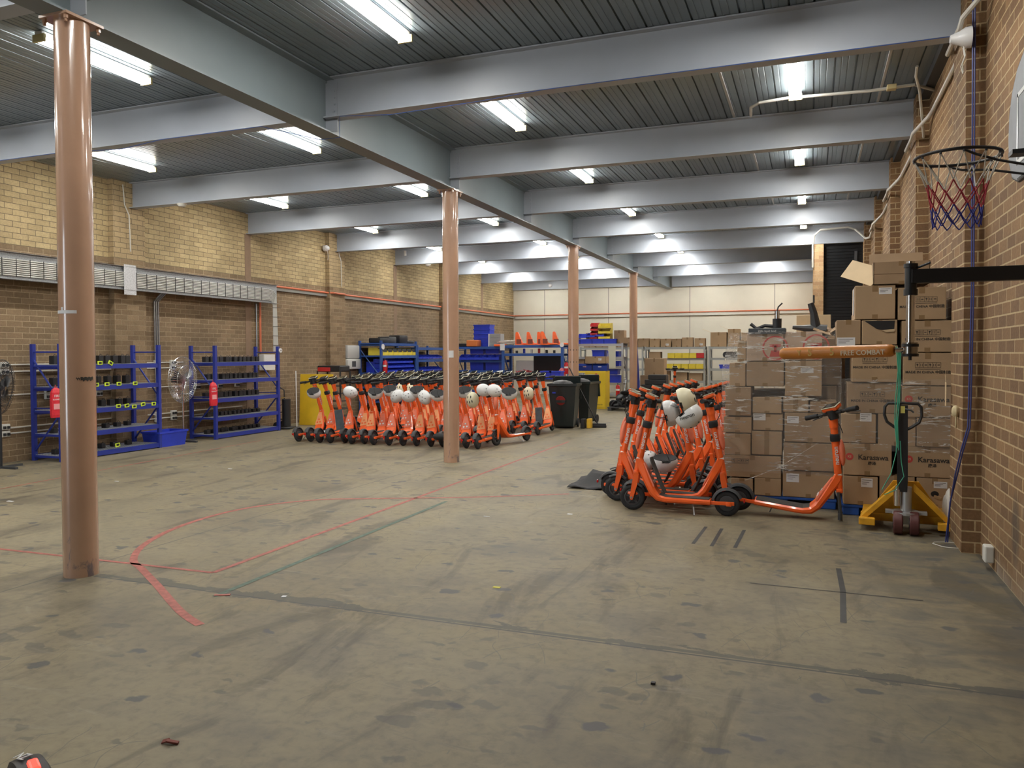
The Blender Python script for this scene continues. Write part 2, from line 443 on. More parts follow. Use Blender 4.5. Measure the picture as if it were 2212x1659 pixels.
B_left = brick_mat('brick_left', (.20, .135, .073), (.27, .185, .105), (.42, .32, .20), ((.52, .40, .215), (.40, .30, .155), (.16, .12, .075)), 3.17)
B_right = brick_mat('brick_right', (.27, .155, .070), (.165, .090, .042), (.46, .34, .19), None, 0, .2, .013, True)
B_pil = brick_mat('brick_pilaster', (.20, .13, .068), (.33, .23, .13), (.34, .26, .16), ((.50, .37, .20), (.42, .31, .17), (.17, .13, .08)), 3.17)
M_strip = mat('mortar_strip', (.25, .165, .105), .8, var=.1)
wl = MB(); wl.b2(XL-.25, XL, YF, YB+.2, 0, ZC+.02)
wlo = wl.build('wall_left', B_left); struct(wlo)
pm = MB()
for y in (4.1, 10.13, 16.35, 22.5): pm.b2(XL, XL+.12, y-.33, y+.33, 0, ZC)
struct(pm.build('trim_2', B_pil))
pm = MB()
for y in (7.1, 13.25, 19.4, 25.6): pm.b2(XL-.01, XL+.006, y-.09, y+.09, 0, 4.04)
struct(pm.build('trim_3', M_strip))
struct(MB().b2(XR, XR+.25, YF, YB, 0, ZC+.02).build('wall_right', B_right))
pm = MB()
for k in range(-2, 6):
    y = 7.14+3.07*k
    pm.b2(XR-.13, XR, y-.28, y+.28, 0, ZC-.02)
struct(pm.build('trim_4', B_right))
# pale painted back wall with panel joints and a raking shadow-free face
M_back = mat('cream_tilt_panel', (.72, .68, .58), .8, var=.07, vscale=1.2, bump=.08, bscale=30)
bw = MB(); bw.b2(XL-.2, XR+.2, YB, YB+.2, 0, ZC+.02)
struct(bw.build('wall_back', M_back))
M_joint = mat('panel_joint', (.30, .28, .25), .8)
jm = MB()
for x in (-9.62, -7.1, -4.1, -1.2): jm.b2(x-.012, x+.012, YB-.006, YB, 0, 4.0)
struct(jm.build('trim_5', M_joint))
# brick lift shaft in the rear right corner with a dark roller door facing the room
YS = 19.3
sh = MB(); sh.b2(.03, .25, YS, YB, 0, 4.03); sh.b2(1.08, XR, YS, YS+.25, 0, 4.03)
struct(sh.build('wall_shaft', brick_mat('brick_shaft', (.60, .40, .215), (.40, .235, .12), (.62, .47, .28), None, 0, .1)))
dm = MB()
for k in range(58): dm.b2(.25, 1.08, YS+.16, YS+.18, k*.07, k*.07+.062)
dm.b2(.25, 1.08, YS+.18, YS+.2, 0, 4.04)
door = dm.build('door_1', mat('roller_black', (.010, .011, .013), .35, .1)); struct(door)
MB().b2(.9, .96, YS+.13, YS+.16, 3.55, 3.85).build('door_bracket', M_dgrey, door)
# front wall with the open door way behind the camera
struct(MB().b2(XL, -10.3, YF-.2, YF, 0, ZC).b2(-8.2, XR, YF-.2, YF, 0, ZC).b2(-10.3, -8.2, YF-.2, YF, 3.65, ZC).build('wall_front', B_right))
# ledger angle under the deck along the right wall
struct(MB().b2(XR-.10, XR, YF, YS, ZC-.09, ZC-.0).build('trim_6', M_dgrey))

# ------------------------------------------------------------------ steel beams
def ibeam(name, label, p0, p1, zb, zt, fw, ft=.016, web=.012, grp=None):
    m = MB()
    (x0, y0), (x1, y1) = p0, p1
    if abs(x1-x0) > abs(y1-y0):
        m.b2(x0, x1, y0-fw/2, y0+fw/2, zb, zb+ft); m.b2(x0, x1, y0-fw/2, y0+fw/2, zt-ft, zt); m.b2(x0, x1, y0-web/2, y0+web/2, zb+ft, zt-ft)
    else:
        m.b2(x0-fw/2, x0+fw/2, y0, y1, zb, zb+ft); m.b2(x0-fw/2, x0+fw/2, y0, y1, zt-ft, zt); m.b2(x0-web/2, x0+web/2, y0, y1, zb+ft, zt-ft)
    o = m.build(name, M_steel); tag(o, label, 'beam', grp)
    return o
XM = -4.83
main = ibeam('steel_beam', 'deep grey main steel girder carried on the row of tan round columns', (XM, YF), (XM, YB-.02), 3.88, ZC-.004, .21)
main.data.materials[0] = mat('girder_grey', (.185, .222, .24), .42, var=.06, vscale=2)
names = ['nearest overhead', 'first beam across the frame', 'second', 'third', 'fourth', 'fifth', 'sixth', 'seventh', 'eighth']
for k in range(-2, 8):
    y = 7.14+3.07*k
    if y > YB-.2: break
    for side, x0, x1 in (('right', XM+.02, XR-.11 if y < YS-1 else (XR-.11 if y < YS+1 else .03)), ('left', XL+(.12 if k % 2 else 0), XM-.02)):
        lab = 'grey cross beam %s of the girder, %s one back from the front' % (side, ORD[k+2])
        b = ibeam('cross_beam', lab, (x0, y), (x1, y), 4.04, ZC-.004, .155, .013, .009, 'grey cross beams')
        # fin plate with bolts at the girder
        s = 1 if side == 'right' else -1
        MB().b2(XM+s*.004, XM+s*.15, y-.014, y-.006, 3.9, 4.42).build('fin_plate', M_steel, b)
        bm = MB()
        for z in (4.12, 4.19, 4.26, 4.33): bm.cyl((XM+s*.12, y-.030, z), (XM+s*.12, y-.006, z), .012, seg=6)
        bm.build('bolt_row', M_steel, b)
struct(MB().b2(XM+.1, XR, YB-.1, YB-.01, 3.96, ZC).b2(XL, XM-.1, YB-.1, YB-.01, 4.02, ZC).build('trim_7', M_steel))

# ------------------------------------------------------------------ columns
def column(y, label, extra=0):
    t = thing('steel_column', label, 'column', (XM, y, 0), 0, 'tan round columns')
    MB().cyl((0, 0, 0), (0, 0, 3.862), .114, seg=40, cap=False).build('shaft', M_tan, t, True)
    c = MB().b2(-.13, .13, -.15, .15, 3.862, 3.88)
    c.build('cap_plate', M_tan, t)
    b = MB()
    for sx in (-.1, .1):
        for sy in (-.13, .13): b.cyl((sx, sy, 3.835), (sx, sy, 3.862), .016, seg=6).cyl((sx, sy, 3.815), (sx, sy, 3.84), .010, seg=8)
    b.build('cap_bolts', M_tan, t)
    return t
cl = []
for y, l in ((4.07, 'nearest tan round steel column at the left with white tape marks'), (10.2, 'tan round steel column in front of the left scooter block'),
             (16.4, 'tan round steel column behind the wheelie bins with straps around it'), (22.55, 'farthest tan round steel column by the tyre pile')):
    cl.append(column(y, l))
# base grout, scuffs and tape marks on the nearest column
def band(parent, z0, z1, a0, a1, m, name, r=.1155, wob=0):
    b = MB(); n = 10
    for i in range(n):
        A = a0+(a1-a0)*i/n; B = a0+(a1-a0)*(i+1)/n
        w0 = wob*math.sin(i*2.3); w1 = wob*math.sin((i+1)*2.3)
        b.quad((r*math.cos(A), r*math.sin(A), z0+w0), (r*math.cos(B), r*math.sin(B), z0+w1), (r*math.cos(B), r*math.sin(B), z1+w1*.5), (r*math.cos(A), r*math.sin(A), z1+w0*.5))
    return b.build(name, m, parent, True)
CAMA = math.atan2(-4.07, 4.83)
band(cl[0], 1.84, 1.862, CAMA-1.5, CAMA-.0, M_paper, 'white_tape')
band(cl[0], 1.845, 1.885, CAMA-.95, CAMA-.8, M_paper, 'white_tape')
band(cl[0], 1.375, 1.40, CAMA+.15, CAMA+.95, M_ktext, 'scuff_mark', wob=.008)
band(cl[0], 1.385, 1.395, CAMA-.1, CAMA+.3, M_ktext, 'scuff_mark', wob=.01)
band(cl[1], 1.50, 1.60, CAMA-.7, CAMA-.1, M_paper, 'paper_patch')
for z in (1.36, 1.62): band(cl[2], z, z+.018, 0, 2*PI, M_black, 'strap', .117)

# ------------------------------------------------------------------ fluorescent lights
M_lamp = mat('lit_tube', (1, 1, 1), .5, emit=(1, .985, .94), estr=42)
M_batten = mat('batten_white', (.7, .7, .68), .4)
TL = bpy.data.lights.new('fluorescent_light', 'AREA'); TL.shape = 'RECTANGLE'; TL.size = .10; TL.size_y = 1.15; TL.energy = TUBE_W; TL.color = (1, .97, .90)
proto = None
for i, (x, y) in enumerate(TUBES):
    lab = 'lit twin fluorescent light, %s bay from the front, %s row' % (ORD[max(0, int(round((y-2.7)/3.1)))], {-3.45: 'right of the girder', -.18: 'rightmost', -1.2: 'rightmost', -6.5: 'left of the girder', -9.5: 'leftmost'}[x])
    if proto is None:
        t = thing('fluorescent_light', lab, 'ceiling light', (x, y, ZC-.045), 0, 'fluorescent ceiling lights')
        MB().b2(-.045, .045, -.62, .62, -.01, .04, .004).build('batten', M_batten, t)
        for s in (-.05, .05): MB().cyl((s, -.59, -.03), (s, .59, -.03), .015, seg=10).build('lamp_tube', M_lamp, t, True)
        for s in (-.61, .61): MB().b2(-.07, .07, s-.012, s+.012, -.055, .01).build('end_holder', mat('yellowed_holder', (.6, .52, .25), .5), t)
        proto = t
    else: t = dup(proto, (x, y, ZC-.045), label=lab)
    lo = bpy.data.objects.new('fluorescent_light_source', TL); COL.objects.link(lo); lo.location = (x, y, ZC-.095)

# ------------------------------------------------------------------ floor markings (tape on the slab)
M_tr = mat('red_tape', (.37, .105, .08), .6, var=.4, vscale=20)
M_tg = mat('green_tape', (.08, .125, .09), .6, var=.4, vscale=20)
M_tk = mat('black_tape', (.05, .05, .05), .6, var=.2)
def strip(pts, w, m, name, label):
    b = MB(); ps = [Vector((p[0], p[1], 0)) for p in pts]; n = len(ps); L = []; R = []
    for i, p in enumerate(ps):
        t = (ps[min(i+1, n-1)]-ps[max(i-1, 0)]).normalized(); nn = Vector((-t.y, t.x, 0))*w/2
        L.append(b.bm.verts.new((p.x+nn.x, p.y+nn.y, .0016))); R.append(b.bm.verts.new((p.x-nn.x, p.y-nn.y, .0016)))
    for i in range(n-1): b.bm.faces.new((L[i], R[i], R[i+1], L[i+1]))
    o = b.build(name, m, fl); o['label'] = label
    return o
def cat(pts, k=6):
    P = [Vector((p[0], p[1])) for p in pts]; out = []
    for i in range(len(P)-1):
        a = P[max(i-1, 0)]; b = P[i]; c = P[i+1]; d = P[min(i+2, len(P)-1)]
        for j in range(k):
            t = j/k
            out.append(.5*((2*b)+(c-a)*t+(2*a-5*b+4*c-d)*t*t+(3*b-a-3*c+d)*t**3))
    out.append(P[-1]); return out
strip(cat([(-3.27, 3.53), (-3.56, 3.68), (-4.10, 4.04), (-4.5, 4.3), (-4.80, 4.50), (-5.1, 4.9), (-5.32, 5.47), (-5.38, 6.1), (-5.25, 6.6), (-4.9, 7.05), (-4.4, 7.3), (-3.4, 7.75), (-2.49, 8.28)]), .055, M_tr, 'court_line', 'curved red tape arc crossing the concrete')
strip([(-6.8, 4.36), (-3.97, 4.42)], .035, M_tr, 'court_line', 'straight red tape line running past the nearest column')
strip([(-3.97, 4.42), (-3.98, 13.2)], .045, M_tr, 'court_line', 'long straight red tape line running to the back')
strip([(-3.57, 3.98), (-3.58, 7.43)], .045, M_tg, 'court_line', 'straight green tape line beside the long red one')
strip([(-8.7, 5.2), (-9.3, 11.6)], .03, M_tr, 'court_line', 'thin faded red tape line in front of the charger racks')
for a, b_ in (((-.87, 7.12), (-.89, 6.44)), ((-.73, 7.09), (-.74, 6.41)), ((-.54, 7.1), (-.56, 6.42))): strip([a, b_], .03, M_tk, 'tape_mark', 'short black tape dash in front of the toppled scooter')
strip([(.19, 6.06), (.2, 5.5), (.18, 4.84)], .035, M_tk, 'tape_mark', 'black tape dash crossing the thin black line')
strip([(-.38, 5.47), (.66, 5.45)], .012, M_tk, 'tape_mark', 'thin black line crossed by a tape dash')
# ------------------------------------------------------------------ electric scooters
def wheel(par, name, x, r, spokes=True, w=.046):
    b = MB(); t = .024
    prof = [(r-.045, -w/2+.006), (r-.03, -w/2), (r-.012, -w/2+.003), (r-.002, -w*.25), (r, 0), (r-.002, w*.25), (r-.012, w/2-.003), (r-.03, w/2), (r-.045, w/2-.006), (r-.045, -w/2+.006)]
    b.lathe(prof, axis='y', seg=26)
    o = b.build(name, M_rubber, par, True, (x, 0, r))
    h = MB()
    h.lathe([(r-.046, -.018), (r-.058, -.02), (r-.058, .02), (r-.046, .018), (r-.046, -.018)], axis='y', seg=26)
    if spokes:
        for k in range(5):
            a = 2*PI*k/5+.3
            h.box(math.cos(a)*(r-.05)*.55, 0, math.sin(a)*(r-.05)*.55, (r-.05)*1.0, .02, .018, Matrix.Rotation(-a, 4, 'Y'))
        h.cyl((0, -.03, 0), (0, .03, 0), .02, seg=12)
    else:
        h.cyl((0, -.022, 0), (0, .022, 0), r-.05, seg=22).cyl((0, -.055, 0), (0, .055, 0), .012, seg=8)
    h.build('hub', M_dgrey, o, True)
    return o

def path_loft(b, secs):
    # secs: (x, z, halfwidth, thickness); ring perpendicular to the path in the xz plane
    n = len(secs); rings = []
    for i, (x, z, hw, th) in enumerate(secs):
        a = secs[max(i-1, 0)]; c = secs[min(i+1, n-1)]
        t = Vector((c[0]-a[0], 0, c[1]-a[1])).normalized(); nn = Vector((-t.z, 0, t.x)); p = Vector((x, 0, z)); e = min(hw, th)*.3
        h = th/2
        pts = [(-hw, -h+e), (-hw+e, -h), (hw-e, -h), (hw, -h+e), (hw, h-e), (hw-e, h), (-hw+e, h), (-hw, h-e)]
        rings.append([p+Vector((0, u, 0))+nn*v for u, v in pts])
    b.loft(rings)
    return b

def make_scooter(label, panel='orange', board=False, pouch=True, wordmark=True, front=True, cat_='scooter', bar_turn=0.):
    t = thing('electric_scooter', label, cat_)
    wheel(t, 'rear_wheel', 0, .12, False)
    if front: wheel(t, 'front_wheel', .91, .127, True)
    # one-piece frame: deck tray, curved nose and tapered down tube
    b = MB(); path_loft(b, [(.15, .128, .082, .052), (.45, .128, .088, .052), (.58, .13, .090, .056), (.65, .147, .092, .066), (.70, .20, .092, .074), (.752, .30, .076, .078), (.805, .405, .050, .078), (.836, .47, .036, .074), (.846, .515, .034, .066)])
    b.build('frame', M_orange, t, True)
    b = MB()
    for s in (-1, 1):
        b.box(.05, s*.055, .125, .24, .014, .034, None, .004)
        b.box(-.02, s*.062, .122, .05, .02, .042, None, .004)
    b.build('rear_arm', M_orange, t, True)
    b = MB(); path_loft(b, [(.16, .156, .07, .008), (.58, .157, .074, .008), (.64, .176, .073, .008), (.672, .215, .07, .008), (.69, .245, .068, .008)])
    b.build('grip_mat', M_grip, t)
    # printed panel on the face of the down tube
    pm = {'orange': M_salmon, 'peach': M_peach}[panel]
    b = MB(); b.loft([[( .690, -.082, .248), (.690, .082, .248), (.680, .082, .253), (.680, -.082, .253)], [(.800, -.032, .468), (.800, .032, .468), (.789, .032, .472), (.789, -.032, .472)]])
    pn = b.build('printed_panel', pm, t)
    for (u, v, r) in ((.030, .295, .016), (-.030, .295, .016), (0, .345, .015)):
        k = (v-.262)/.206; x = .680+.11*k-.004; 
        d = Vector((-.882, 0, .471))
        p = Vector((x, u, v))
        MB().cyl(p, p+d*.003, r, seg=12).build('round_sticker', M_wtext if panel == 'orange' else M_orange, pn)
    k = .8
    if board:
        b = MB(); path_loft(b, [(.585, .185, .062, .012), (.62, .25, .07, .014), (.72, .50, .068, .014), (.728, .53, .055, .012)])
        b.build('knee_board', M_grip, t, True)
    # rear mudguard
    b = MB(); pts = []
    a0, a1 = .15, 2.75; rr = .142; sec = []
    for i in range(13):
        a = a0+(a1-a0)*i/12; c, s_ = math.cos(a), math.sin(a); w = .036
        sec.append([Vector((c*q, y, s_*q+.122)) for q, y in ((rr-.018, -w), (rr, -w*.75), (rr+.006, 0), (rr, w*.75), (rr-.018, w), (rr-.006, w*.7), (rr-.001, 0), (rr-.006, -w*.7))])
    b.loft(sec); b.build('rear_mudguard', M_dgrey, t, True)
    MB().b2(-.162, -.150, -.018, .018, .135, .165, .003).build('tail_light', mat('tail_lens', (.5, .01, .01), .2), t)
    MB().tube([(.32, .03, .11), (.30, .09, .05), (.29, .13, .005)], .007, 6).build('kickstand', M_zinc, t)
    # fork
    if front:
        for s in (-1, 1):
            b = MB(); y = s*.042; sec = []
            for x, z, w in ((.862, .37, .022), (.872, .32, .026), (.885, .25, .026), (.903, .17, .02), (.912, .125, .017), (.915, .105, .010)):
                sec.append([(x-w, y-.007, z-.005), (x+w, y-.007, z+.005), (x+w, y+.007, z+.005), (x-w, y+.007, z-.005)])
            b.loft(sec); b.build('fork_blade', M_orange, t, True)
        b = MB(); b.cyl((.912, -.055, .127), (.912, .055, .127), .011, seg=8); b.build('axle', M_zinc, t)
        b = MB(); sec = []
        for i in range(8):
            a = 1.0+1.3*i/7; c, s_ = math.cos(a), math.sin(a)
            sec.append([Vector((.91+c*q, y, .127+s_*q)) for q, y in ((.136, -.028), (.15, -.02), (.153, 0), (.15, .02), (.136, .028), (.142, 0))])
        b.loft(sec).build('front_mudguard', M_dgrey, t, True)
    else:
        for s in (-1, 1):
            MB().cyl((.862, s*.035, .36), (.905, s*.035, .16), .014, seg=8).cyl((.905, s*.035, .16), (.912, s*.035, .10), .02, seg=8).build('fork_blade', M_dgrey, t, True)
    b = MB(); b.cyl((.842, 0, .50), (.875, 0, .345), .034, .03, seg=14); b.box(.868, 0, .372, .05, .1, .03, (0, -.2, 0), .006)
    b.build('head_tube', M_orange, t, True)
    # stem
    b = MB(); b.cyl((.842, 0, .50), (.742, 0, .97), .033, .033, seg=16)
    b.cyl((.748, 0, .94), (.730, 0, 1.02), .038, .041, seg=16)
    st = b.build('stem', M_orange, t, True)
    MB().cyl((.846, 0, .492), (.838, 0, .518), .0345, seg=16).build('collar', M_white, t, True)
    b = MB(); b.box(.768, 0, .85, .085, .085, .07, (0, -.21, 0), .012); b.build('helmet_lock', M_black, t, True)
    if pouch:
        b = MB(); b.sph((.845, 0, .72), 1, (.030, .036, .125), 14, (0, -.21, 0)); b.build('battery_pod', M_salmon, t, True)
    if wordmark:
        for s in (-1, 1):
            # text runs along the stem: local x -> stem axis, normal -> +-y
            ax = Vector((-.208, 0, .978)); nr = Vector((0, s, 0)); up = nr.cross(ax)
            mm = Matrix((ax, up, nr)).transposed().to_euler()
            text('neuron', .058, M_wtext, st, Vector((.802, s*.0335, .69)), mm, 'lettering', True)
    # handlebar group
    T = Matrix.Translation((.735, 0, 1.03)) @ Matrix.Rotation(bar_turn, 4, Vector((-.208, 0, .978))) @ Matrix.Translation((-.735, 0, -1.03))
    if not front: T = Matrix.Translation((.735, 0, 1.05)) @ Matrix.Rotation(-.26, 4, 'Y') @ Matrix.Translation((-.735, 0, -1.05)) @ T
    def bt(b, *a, **k):
        b.bm.transform(T); return b.build(*a, **k)
    b = MB(); b.tube([(.70, -.27, 1.075), (.725, -.12, 1.075), (.735, 0, 1.07), (.725, .12, 1.075), (.70, .27, 1.075)], .013, 8)
    bt(b, 'handlebar', M_black, t, True)
    for s in (-1, 1):
        b = MB(); b.cyl((.697, s*.275, 1.075), (.717, s*.155, 1.075), .023, .021, seg=10); bt(b, 'grip', M_rubber, t, True)
        b = MB(); b.tube([(.735, s*.13, 1.07), (.775, s*.15, 1.06), (.765, s*.25, 1.045)], .006, 6); bt(b, 'brake_lever', M_dgrey, t)
    b = MB(); b.cyl((.729, 0, 1.015), (.722, 0, 1.10), .044, .052, seg=14); b.box(.74, 0, 1.075, .07, .20, .035, None, .012); bt(b, 'bar_clamp', M_black, t, True)
    b = MB(); b.box(.730, 0, 1.122, .105, .155, .038, (0, -.38, 0), .014); hb = bt(b, 'display_pod', M_orange if board or not front else M_black, t, True)
    b = MB(); b.box(.722, 0, 1.141, .105, .155, .007, (0, -.38, 0), .003); bt(b, 'display_rim', mat('cream_rim', (.55, .52, .38), .35), t)
    b = MB(); b.box(.7205, 0, 1.1445, .085, .132, .005, (0, -.38, 0)); bt(b, 'display_glass', mat('dark_glass', (.01, .012, .012), .08), t)
    b = MB(); b.tube([(.74, .10, 1.07), (.80, .08, 1.05), (.83, .03, .95), (.80, .0, .88)], .004, 5); bt(b, 'brake_cable', M_black, t)
    return t

SPROT = [make_scooter('x'), make_scooter('x', 'peach'), ]
used = set()
def put_scooter(proto, x, y, h, label, group, lean=-.15, pitch=0., z=0):
    if proto not in used:
        used.add(proto); o = proto
        o.location = (x, y, z); o.rotation_euler = (lean, pitch, h); o['label'] = label; o['group'] = group
        return o
    return dup(proto, (x, y, z), (lean, pitch, h), label, group)

# helmets --------------------------------------------------------
M_pad = mat('black_padding', (.02, .02, .022), .8)
M_cream = mat('cream_shell', (.74, .68, .48), .35)
def make_helmet(kind):
    t = thing('helmet', 'x', 'helmet')
    m = M_white if kind == 'skate' else M_cream
    b = MB(); bmesh.ops.create_uvsphere(b.bm, u_segments=24, v_segments=16, radius=1)
    for v in b.bm.verts:
        x, y, z = v.co; v.co = Vector((x*.135, y*.108*(1.0 if x < 0 else .96), max(z, -.35 if x > -.2 else -.62)*.118))
    # shell rim: the bottom disc is pushed up inside to leave a hollow
    for v in b.bm.verts:
        if v.co.z < -.35*.118*.99 and (v.co.x/.135)**2+(v.co.y/.108)**2 < .80: v.co.z = .045; v.co.x *= .92; v.co.y *= .92
    b.build('shell', m, t, True)
    p = MB(); bmesh.ops.create_uvsphere(p.bm, u_segments=20, v_segments=12, radius=1)
    for v in p.bm.verts:
        x, y, z = v.co; v.co = Vector((x*.122, y*.096, -.046+max(z, -.15)*.012))
    p.build('padding', M_pad, t, True)
    if kind == 'skate': vents = [(0, 0), (.045, .03), (.045, -.03), (-.045, .03), (-.045, -.03)]
    else: vents = [(.03, .0), (.02, .045), (.02, -.045), (-.055, .028), (-.055, -.028)]
    for vx, vy in vents:
        vz = math.sqrt(max(0, 1-(vx/.135)**2-(vy/.108)**2))*.118
        n_ = Vector((vx/.0182, vy/.0117, vz/.0139)).normalized(); q = Vector((0, 0, 1)).rotation_difference(n_).to_euler()
        MB().sph((vx, vy, vz), 1, (.010, .007, .003) if kind == 'skate' else (.026, .009, .004), 8, q).build('vent', M_pad, t, True)
    for s in (-1, 1):
        MB().tube([(.05, s*.098, -.03), (.03, s*.09, -.09), (.0, s*.03, -.14)], .004, 4).build('chin_strap', M_black, t)
    return t
HP = {'skate': make_helmet('skate'), 'cream': make_helmet('cream')}
hused = set()
def put_helmet(kind, loc, rot, label, group=None):
    p = HP[kind]
    if kind not in hused:
        hused.add(kind); p.location = loc; p.rotation_euler = rot; p['label'] = label
        if group: p['group'] = group
        return p
    return dup(p, loc, rot, label, group)

# left block: ranks of parked scooters, rear wheels towards the room
rank1 = [-8.53, -8.31, -8.06, -7.86, -7.62, -7.42, -7.20, -6.98, -6.70, -6.44, -6.20, -5.94, -5.72, -5.50, -5.28, -5.06]
rank2 = [-8.40+.235*i for i in range(14)]
ranks = [(11.72, rank1, 'front'), (12.95, rank2, 'second'), (14.12, [-8.9+.27*i for i in range(16)], 'third'),
         (15.3, [-9.2+.29*i for i in range(14)], 'fourth'), (16.5, [-9.4+.3*i for i in range(13)], 'back')]
rr_ = random.Random(3)
for y, xs, nm in ranks:
    for i, x in enumerate(xs):
        pk = SPROT[1] if ((i*7+len(nm)) % 5 in (0, 3)) else SPROT[0]
        dy = rr_.uniform(-.07, .07)
        if nm == 'front': lab = 'orange electric scooter, %s from the left in the front rank of the left block' % ORD[i]
        else: lab = 'orange electric scooter, %s from the left in the %s rank of the left block' % (ORD[i], nm)
        put_scooter(pk, x, y+dy, PI/2+rr_.uniform(-.02, .07), lab, 'scooters parked in the left block', -.15+rr_.uniform(-.03, .03))
put_scooter(SPROT[0], -4.74, 13.15, -PI/2-.25, 'orange electric scooter with its front wheel towards the room, right end of left block', 'scooters parked in the left block', .10)

# helmets hanging from the stems of the left block (shell towards the room or hollow side up)
def hz(i, j=None): return ORD[i]
HL = [(678, 848, 'up'), (757, 847, 'side'), (811, 849, 'up'), (843, 843, 'up'), (858, 856, 'face'), (884, 856, 'face'), (901, 845, 'up'), (917, 858, 'face'), (946, 853, 'up'),
      (1003, 846, 'up'), (1021, 864, 'cream'), (1045, 843, 'side'), (1068, 844, 'side'), (1100, 849, 'up'), (1142, 850, 'cream'), (868, 842, 'cream2'), (889, 843, 'cream2')]
def ray_y(u, v, y):
    d = Vector(((u-1106)/1693.6, (v-806.3)/1693.6, 1)); w = _r2*d.x+_d2*d.y+_f*d.z
    return Vector((0, 0, 1.55))+w*(y/w.y)
n_up = 0
for i, (u, v, k) in enumerate(HL):
    yy = 11.98 if k != 'cream2' else 13.2
    if u > 1130: yy = 14.72
    p = ray_y(u, v, yy)
    if k == 'up': put_helmet('skate', p, (PI+.62, .1, .1*(i%3)), 'white helmet hung hollow side up, black padding showing, %s helmet from the left' % ORD[i], 'helmets hung on the left block')
    elif k == 'face': put_helmet('skate', p, (PI/2+.15, .6*i, 0), 'white helmet with five vent holes facing the room, %s helmet from the left' % ORD[i], 'helmets hung on the left block')
    elif k == 'side': put_helmet('skate', p, (PI/2+.1, .3, 1.1), 'white helmet half hidden behind a scooter stem, %s helmet from the left' % ORD[i], 'helmets hung on the left block')
    else: put_helmet('cream', p, (PI/2+.1, 1.45, 0), 'cream helmet with long dark vents, %s helmet from the left' % ORD[i], 'helmets hung on the left block')
# grey boards leaning among the ranks, a rag on the first scooter
def board(u, v, y, w, h, rot, label):
    p = ray_y(u, v, y); b = MB().box(0, 0, 0, w, .012, h, None, .004).build('leaning_board', mat('slate_board', (.06, .075, .09), .6, var=.3, vscale=12), None, False, p)
    b.rotation_euler = rot; tag(b, label, 'board'); return b
board(733, 906, 11.5, .16, .34, (-.15, -.22, 0), 'grey slate board leaning between the left scooters of the front rank')
board(1164, 899, 14.25, .14, .34, (-.15, -.1, 0), 'dark grey board leaning beside the rightmost scooters of the left block')
b = MB(); b.sph((0, 0, 0), 1, (.16, .07, .07), 12)
p = ray_y(700, 924, 12.1); o = b.build('white_rag', mat('rag_white', (.66, .66, .72), .9), None, True, (p.x, p.y, .10)); tag(o, 'crumpled white rag lying on the deck of the leftmost scooters', 'rag')
b = MB(); b.sph((0, 0, 0), 1, (.13, .09, .06), 12)
o = b.build('black_bag', M_rubber, None, True, (-5.68, 11.55, .2)); tag(o, 'limp black bag on the scooter decks left of the front column', 'bag')

# right group: interlocked ranks facing left and right
RG = 'scooters parked in the right group'
first = make_scooter('x', 'orange', board=True); leftp = make_scooter('x', 'orange', board=True)
put_scooter(leftp, -.74, 7.66, PI, 'nearest orange electric scooter of the right group, seen side on, facing left', RG, .04)
lx = [(-1.0, 8.10), (-1.12, 8.62), (-1.1, 9.1), (-1.05, 9.6), (-1.0, 10.1), (-1.0, 10.6), (-.98, 11.1), (-.96, 11.65), (-.95, 12.2)]
for i, (x, y) in enumerate(lx):
    put_scooter(leftp, x, y, PI+.02, 'orange electric scooter facing left in the right group, %s one behind the nearest' % ORD[i], RG, .06)
for i, (x, y) in enumerate([(-1.67, 7.90), (-2.03, 8.34), (-2.0, 8.86), (-1.95, 9.35), (-1.92, 9.85), (-1.9, 10.35), (-1.9, 10.9), (-1.88, 11.4), (-1.86, 11.95)]):
    put_scooter(first, x, y, -.02, 'orange electric scooter facing right in the right group, %s from the front' % ORD[i], RG, -.05)
# helmets in the right group
h1 = put_helmet('skate', ray_y(1488, 898, 7.55), (.12, 2.5, 0), 'white helmet with a word mark hung on the nearest right-facing scooter stem', 'helmets in the right group')
hs = [c for c in h1.children if c.name.startswith('shell')][0]
text('neuron', .05, M_ktext, hs, (.0, -.106, .012), (PI/2, -2.85, 0), 'lettering', True)
put_helmet('cream', ray_y(1478, 866, 7.95), (0, 1.25, .1), 'cream helmet seen edge on under the handlebars of the right group', 'helmets in the right group')
put_helmet('skate', ray_y(1445, 893, 8.0), (0, 1.35, .2), 'white helmet seen edge on behind the front stems of the right group', 'helmets in the right group')
put_helmet('skate', ray_y(1436, 997, 8.2), (PI+.28, 0, .2), 'white helmet lying hollow side up on the decks of the right group', 'helmets in the right group')
put_helmet('skate', ray_y(1398, 996, 8.3), (.5, 0, .9), 'greyish white helmet lying left of the hollow-side-up one on the decks', 'helmets in the right group')
# scooter without a front wheel propped against the wrapped pallet
lone = make_scooter('orange electric scooter missing its front wheel, nose down before the wrapped boxes', 'orange', False, True, True, front=False, bar_turn=1.0)
lone.location = (-.66, 7.84, .03); lone.rotation_euler = (.09, .125, -.02)
# black rubber sheet on the floor at the left of the group
b = MB(); n = 8
vs = [[b.bm.verts.new((-2.62+i*.075, 8.62+j*.1, .012+.20*max(0, (j/6-.35))**1.2*(1 if i > 1 else .3)+.015*math.sin(i*1.3+j))) for j in range(7)] for i in range(n)]
for i in range(n-1):
    for j in range(6): b.bm.faces.new((vs[i][j], vs[i+1][j], vs[i+1][j+1], vs[i][j+1]))
o = b.build('rubber_sheet', M_rubber, None, True); sm = o.modifiers.new('s', 'SOLIDIFY'); sm.thickness = .006
tag(o, 'curled black rubber sheet on the floor left of the right scooter group', 'mat')

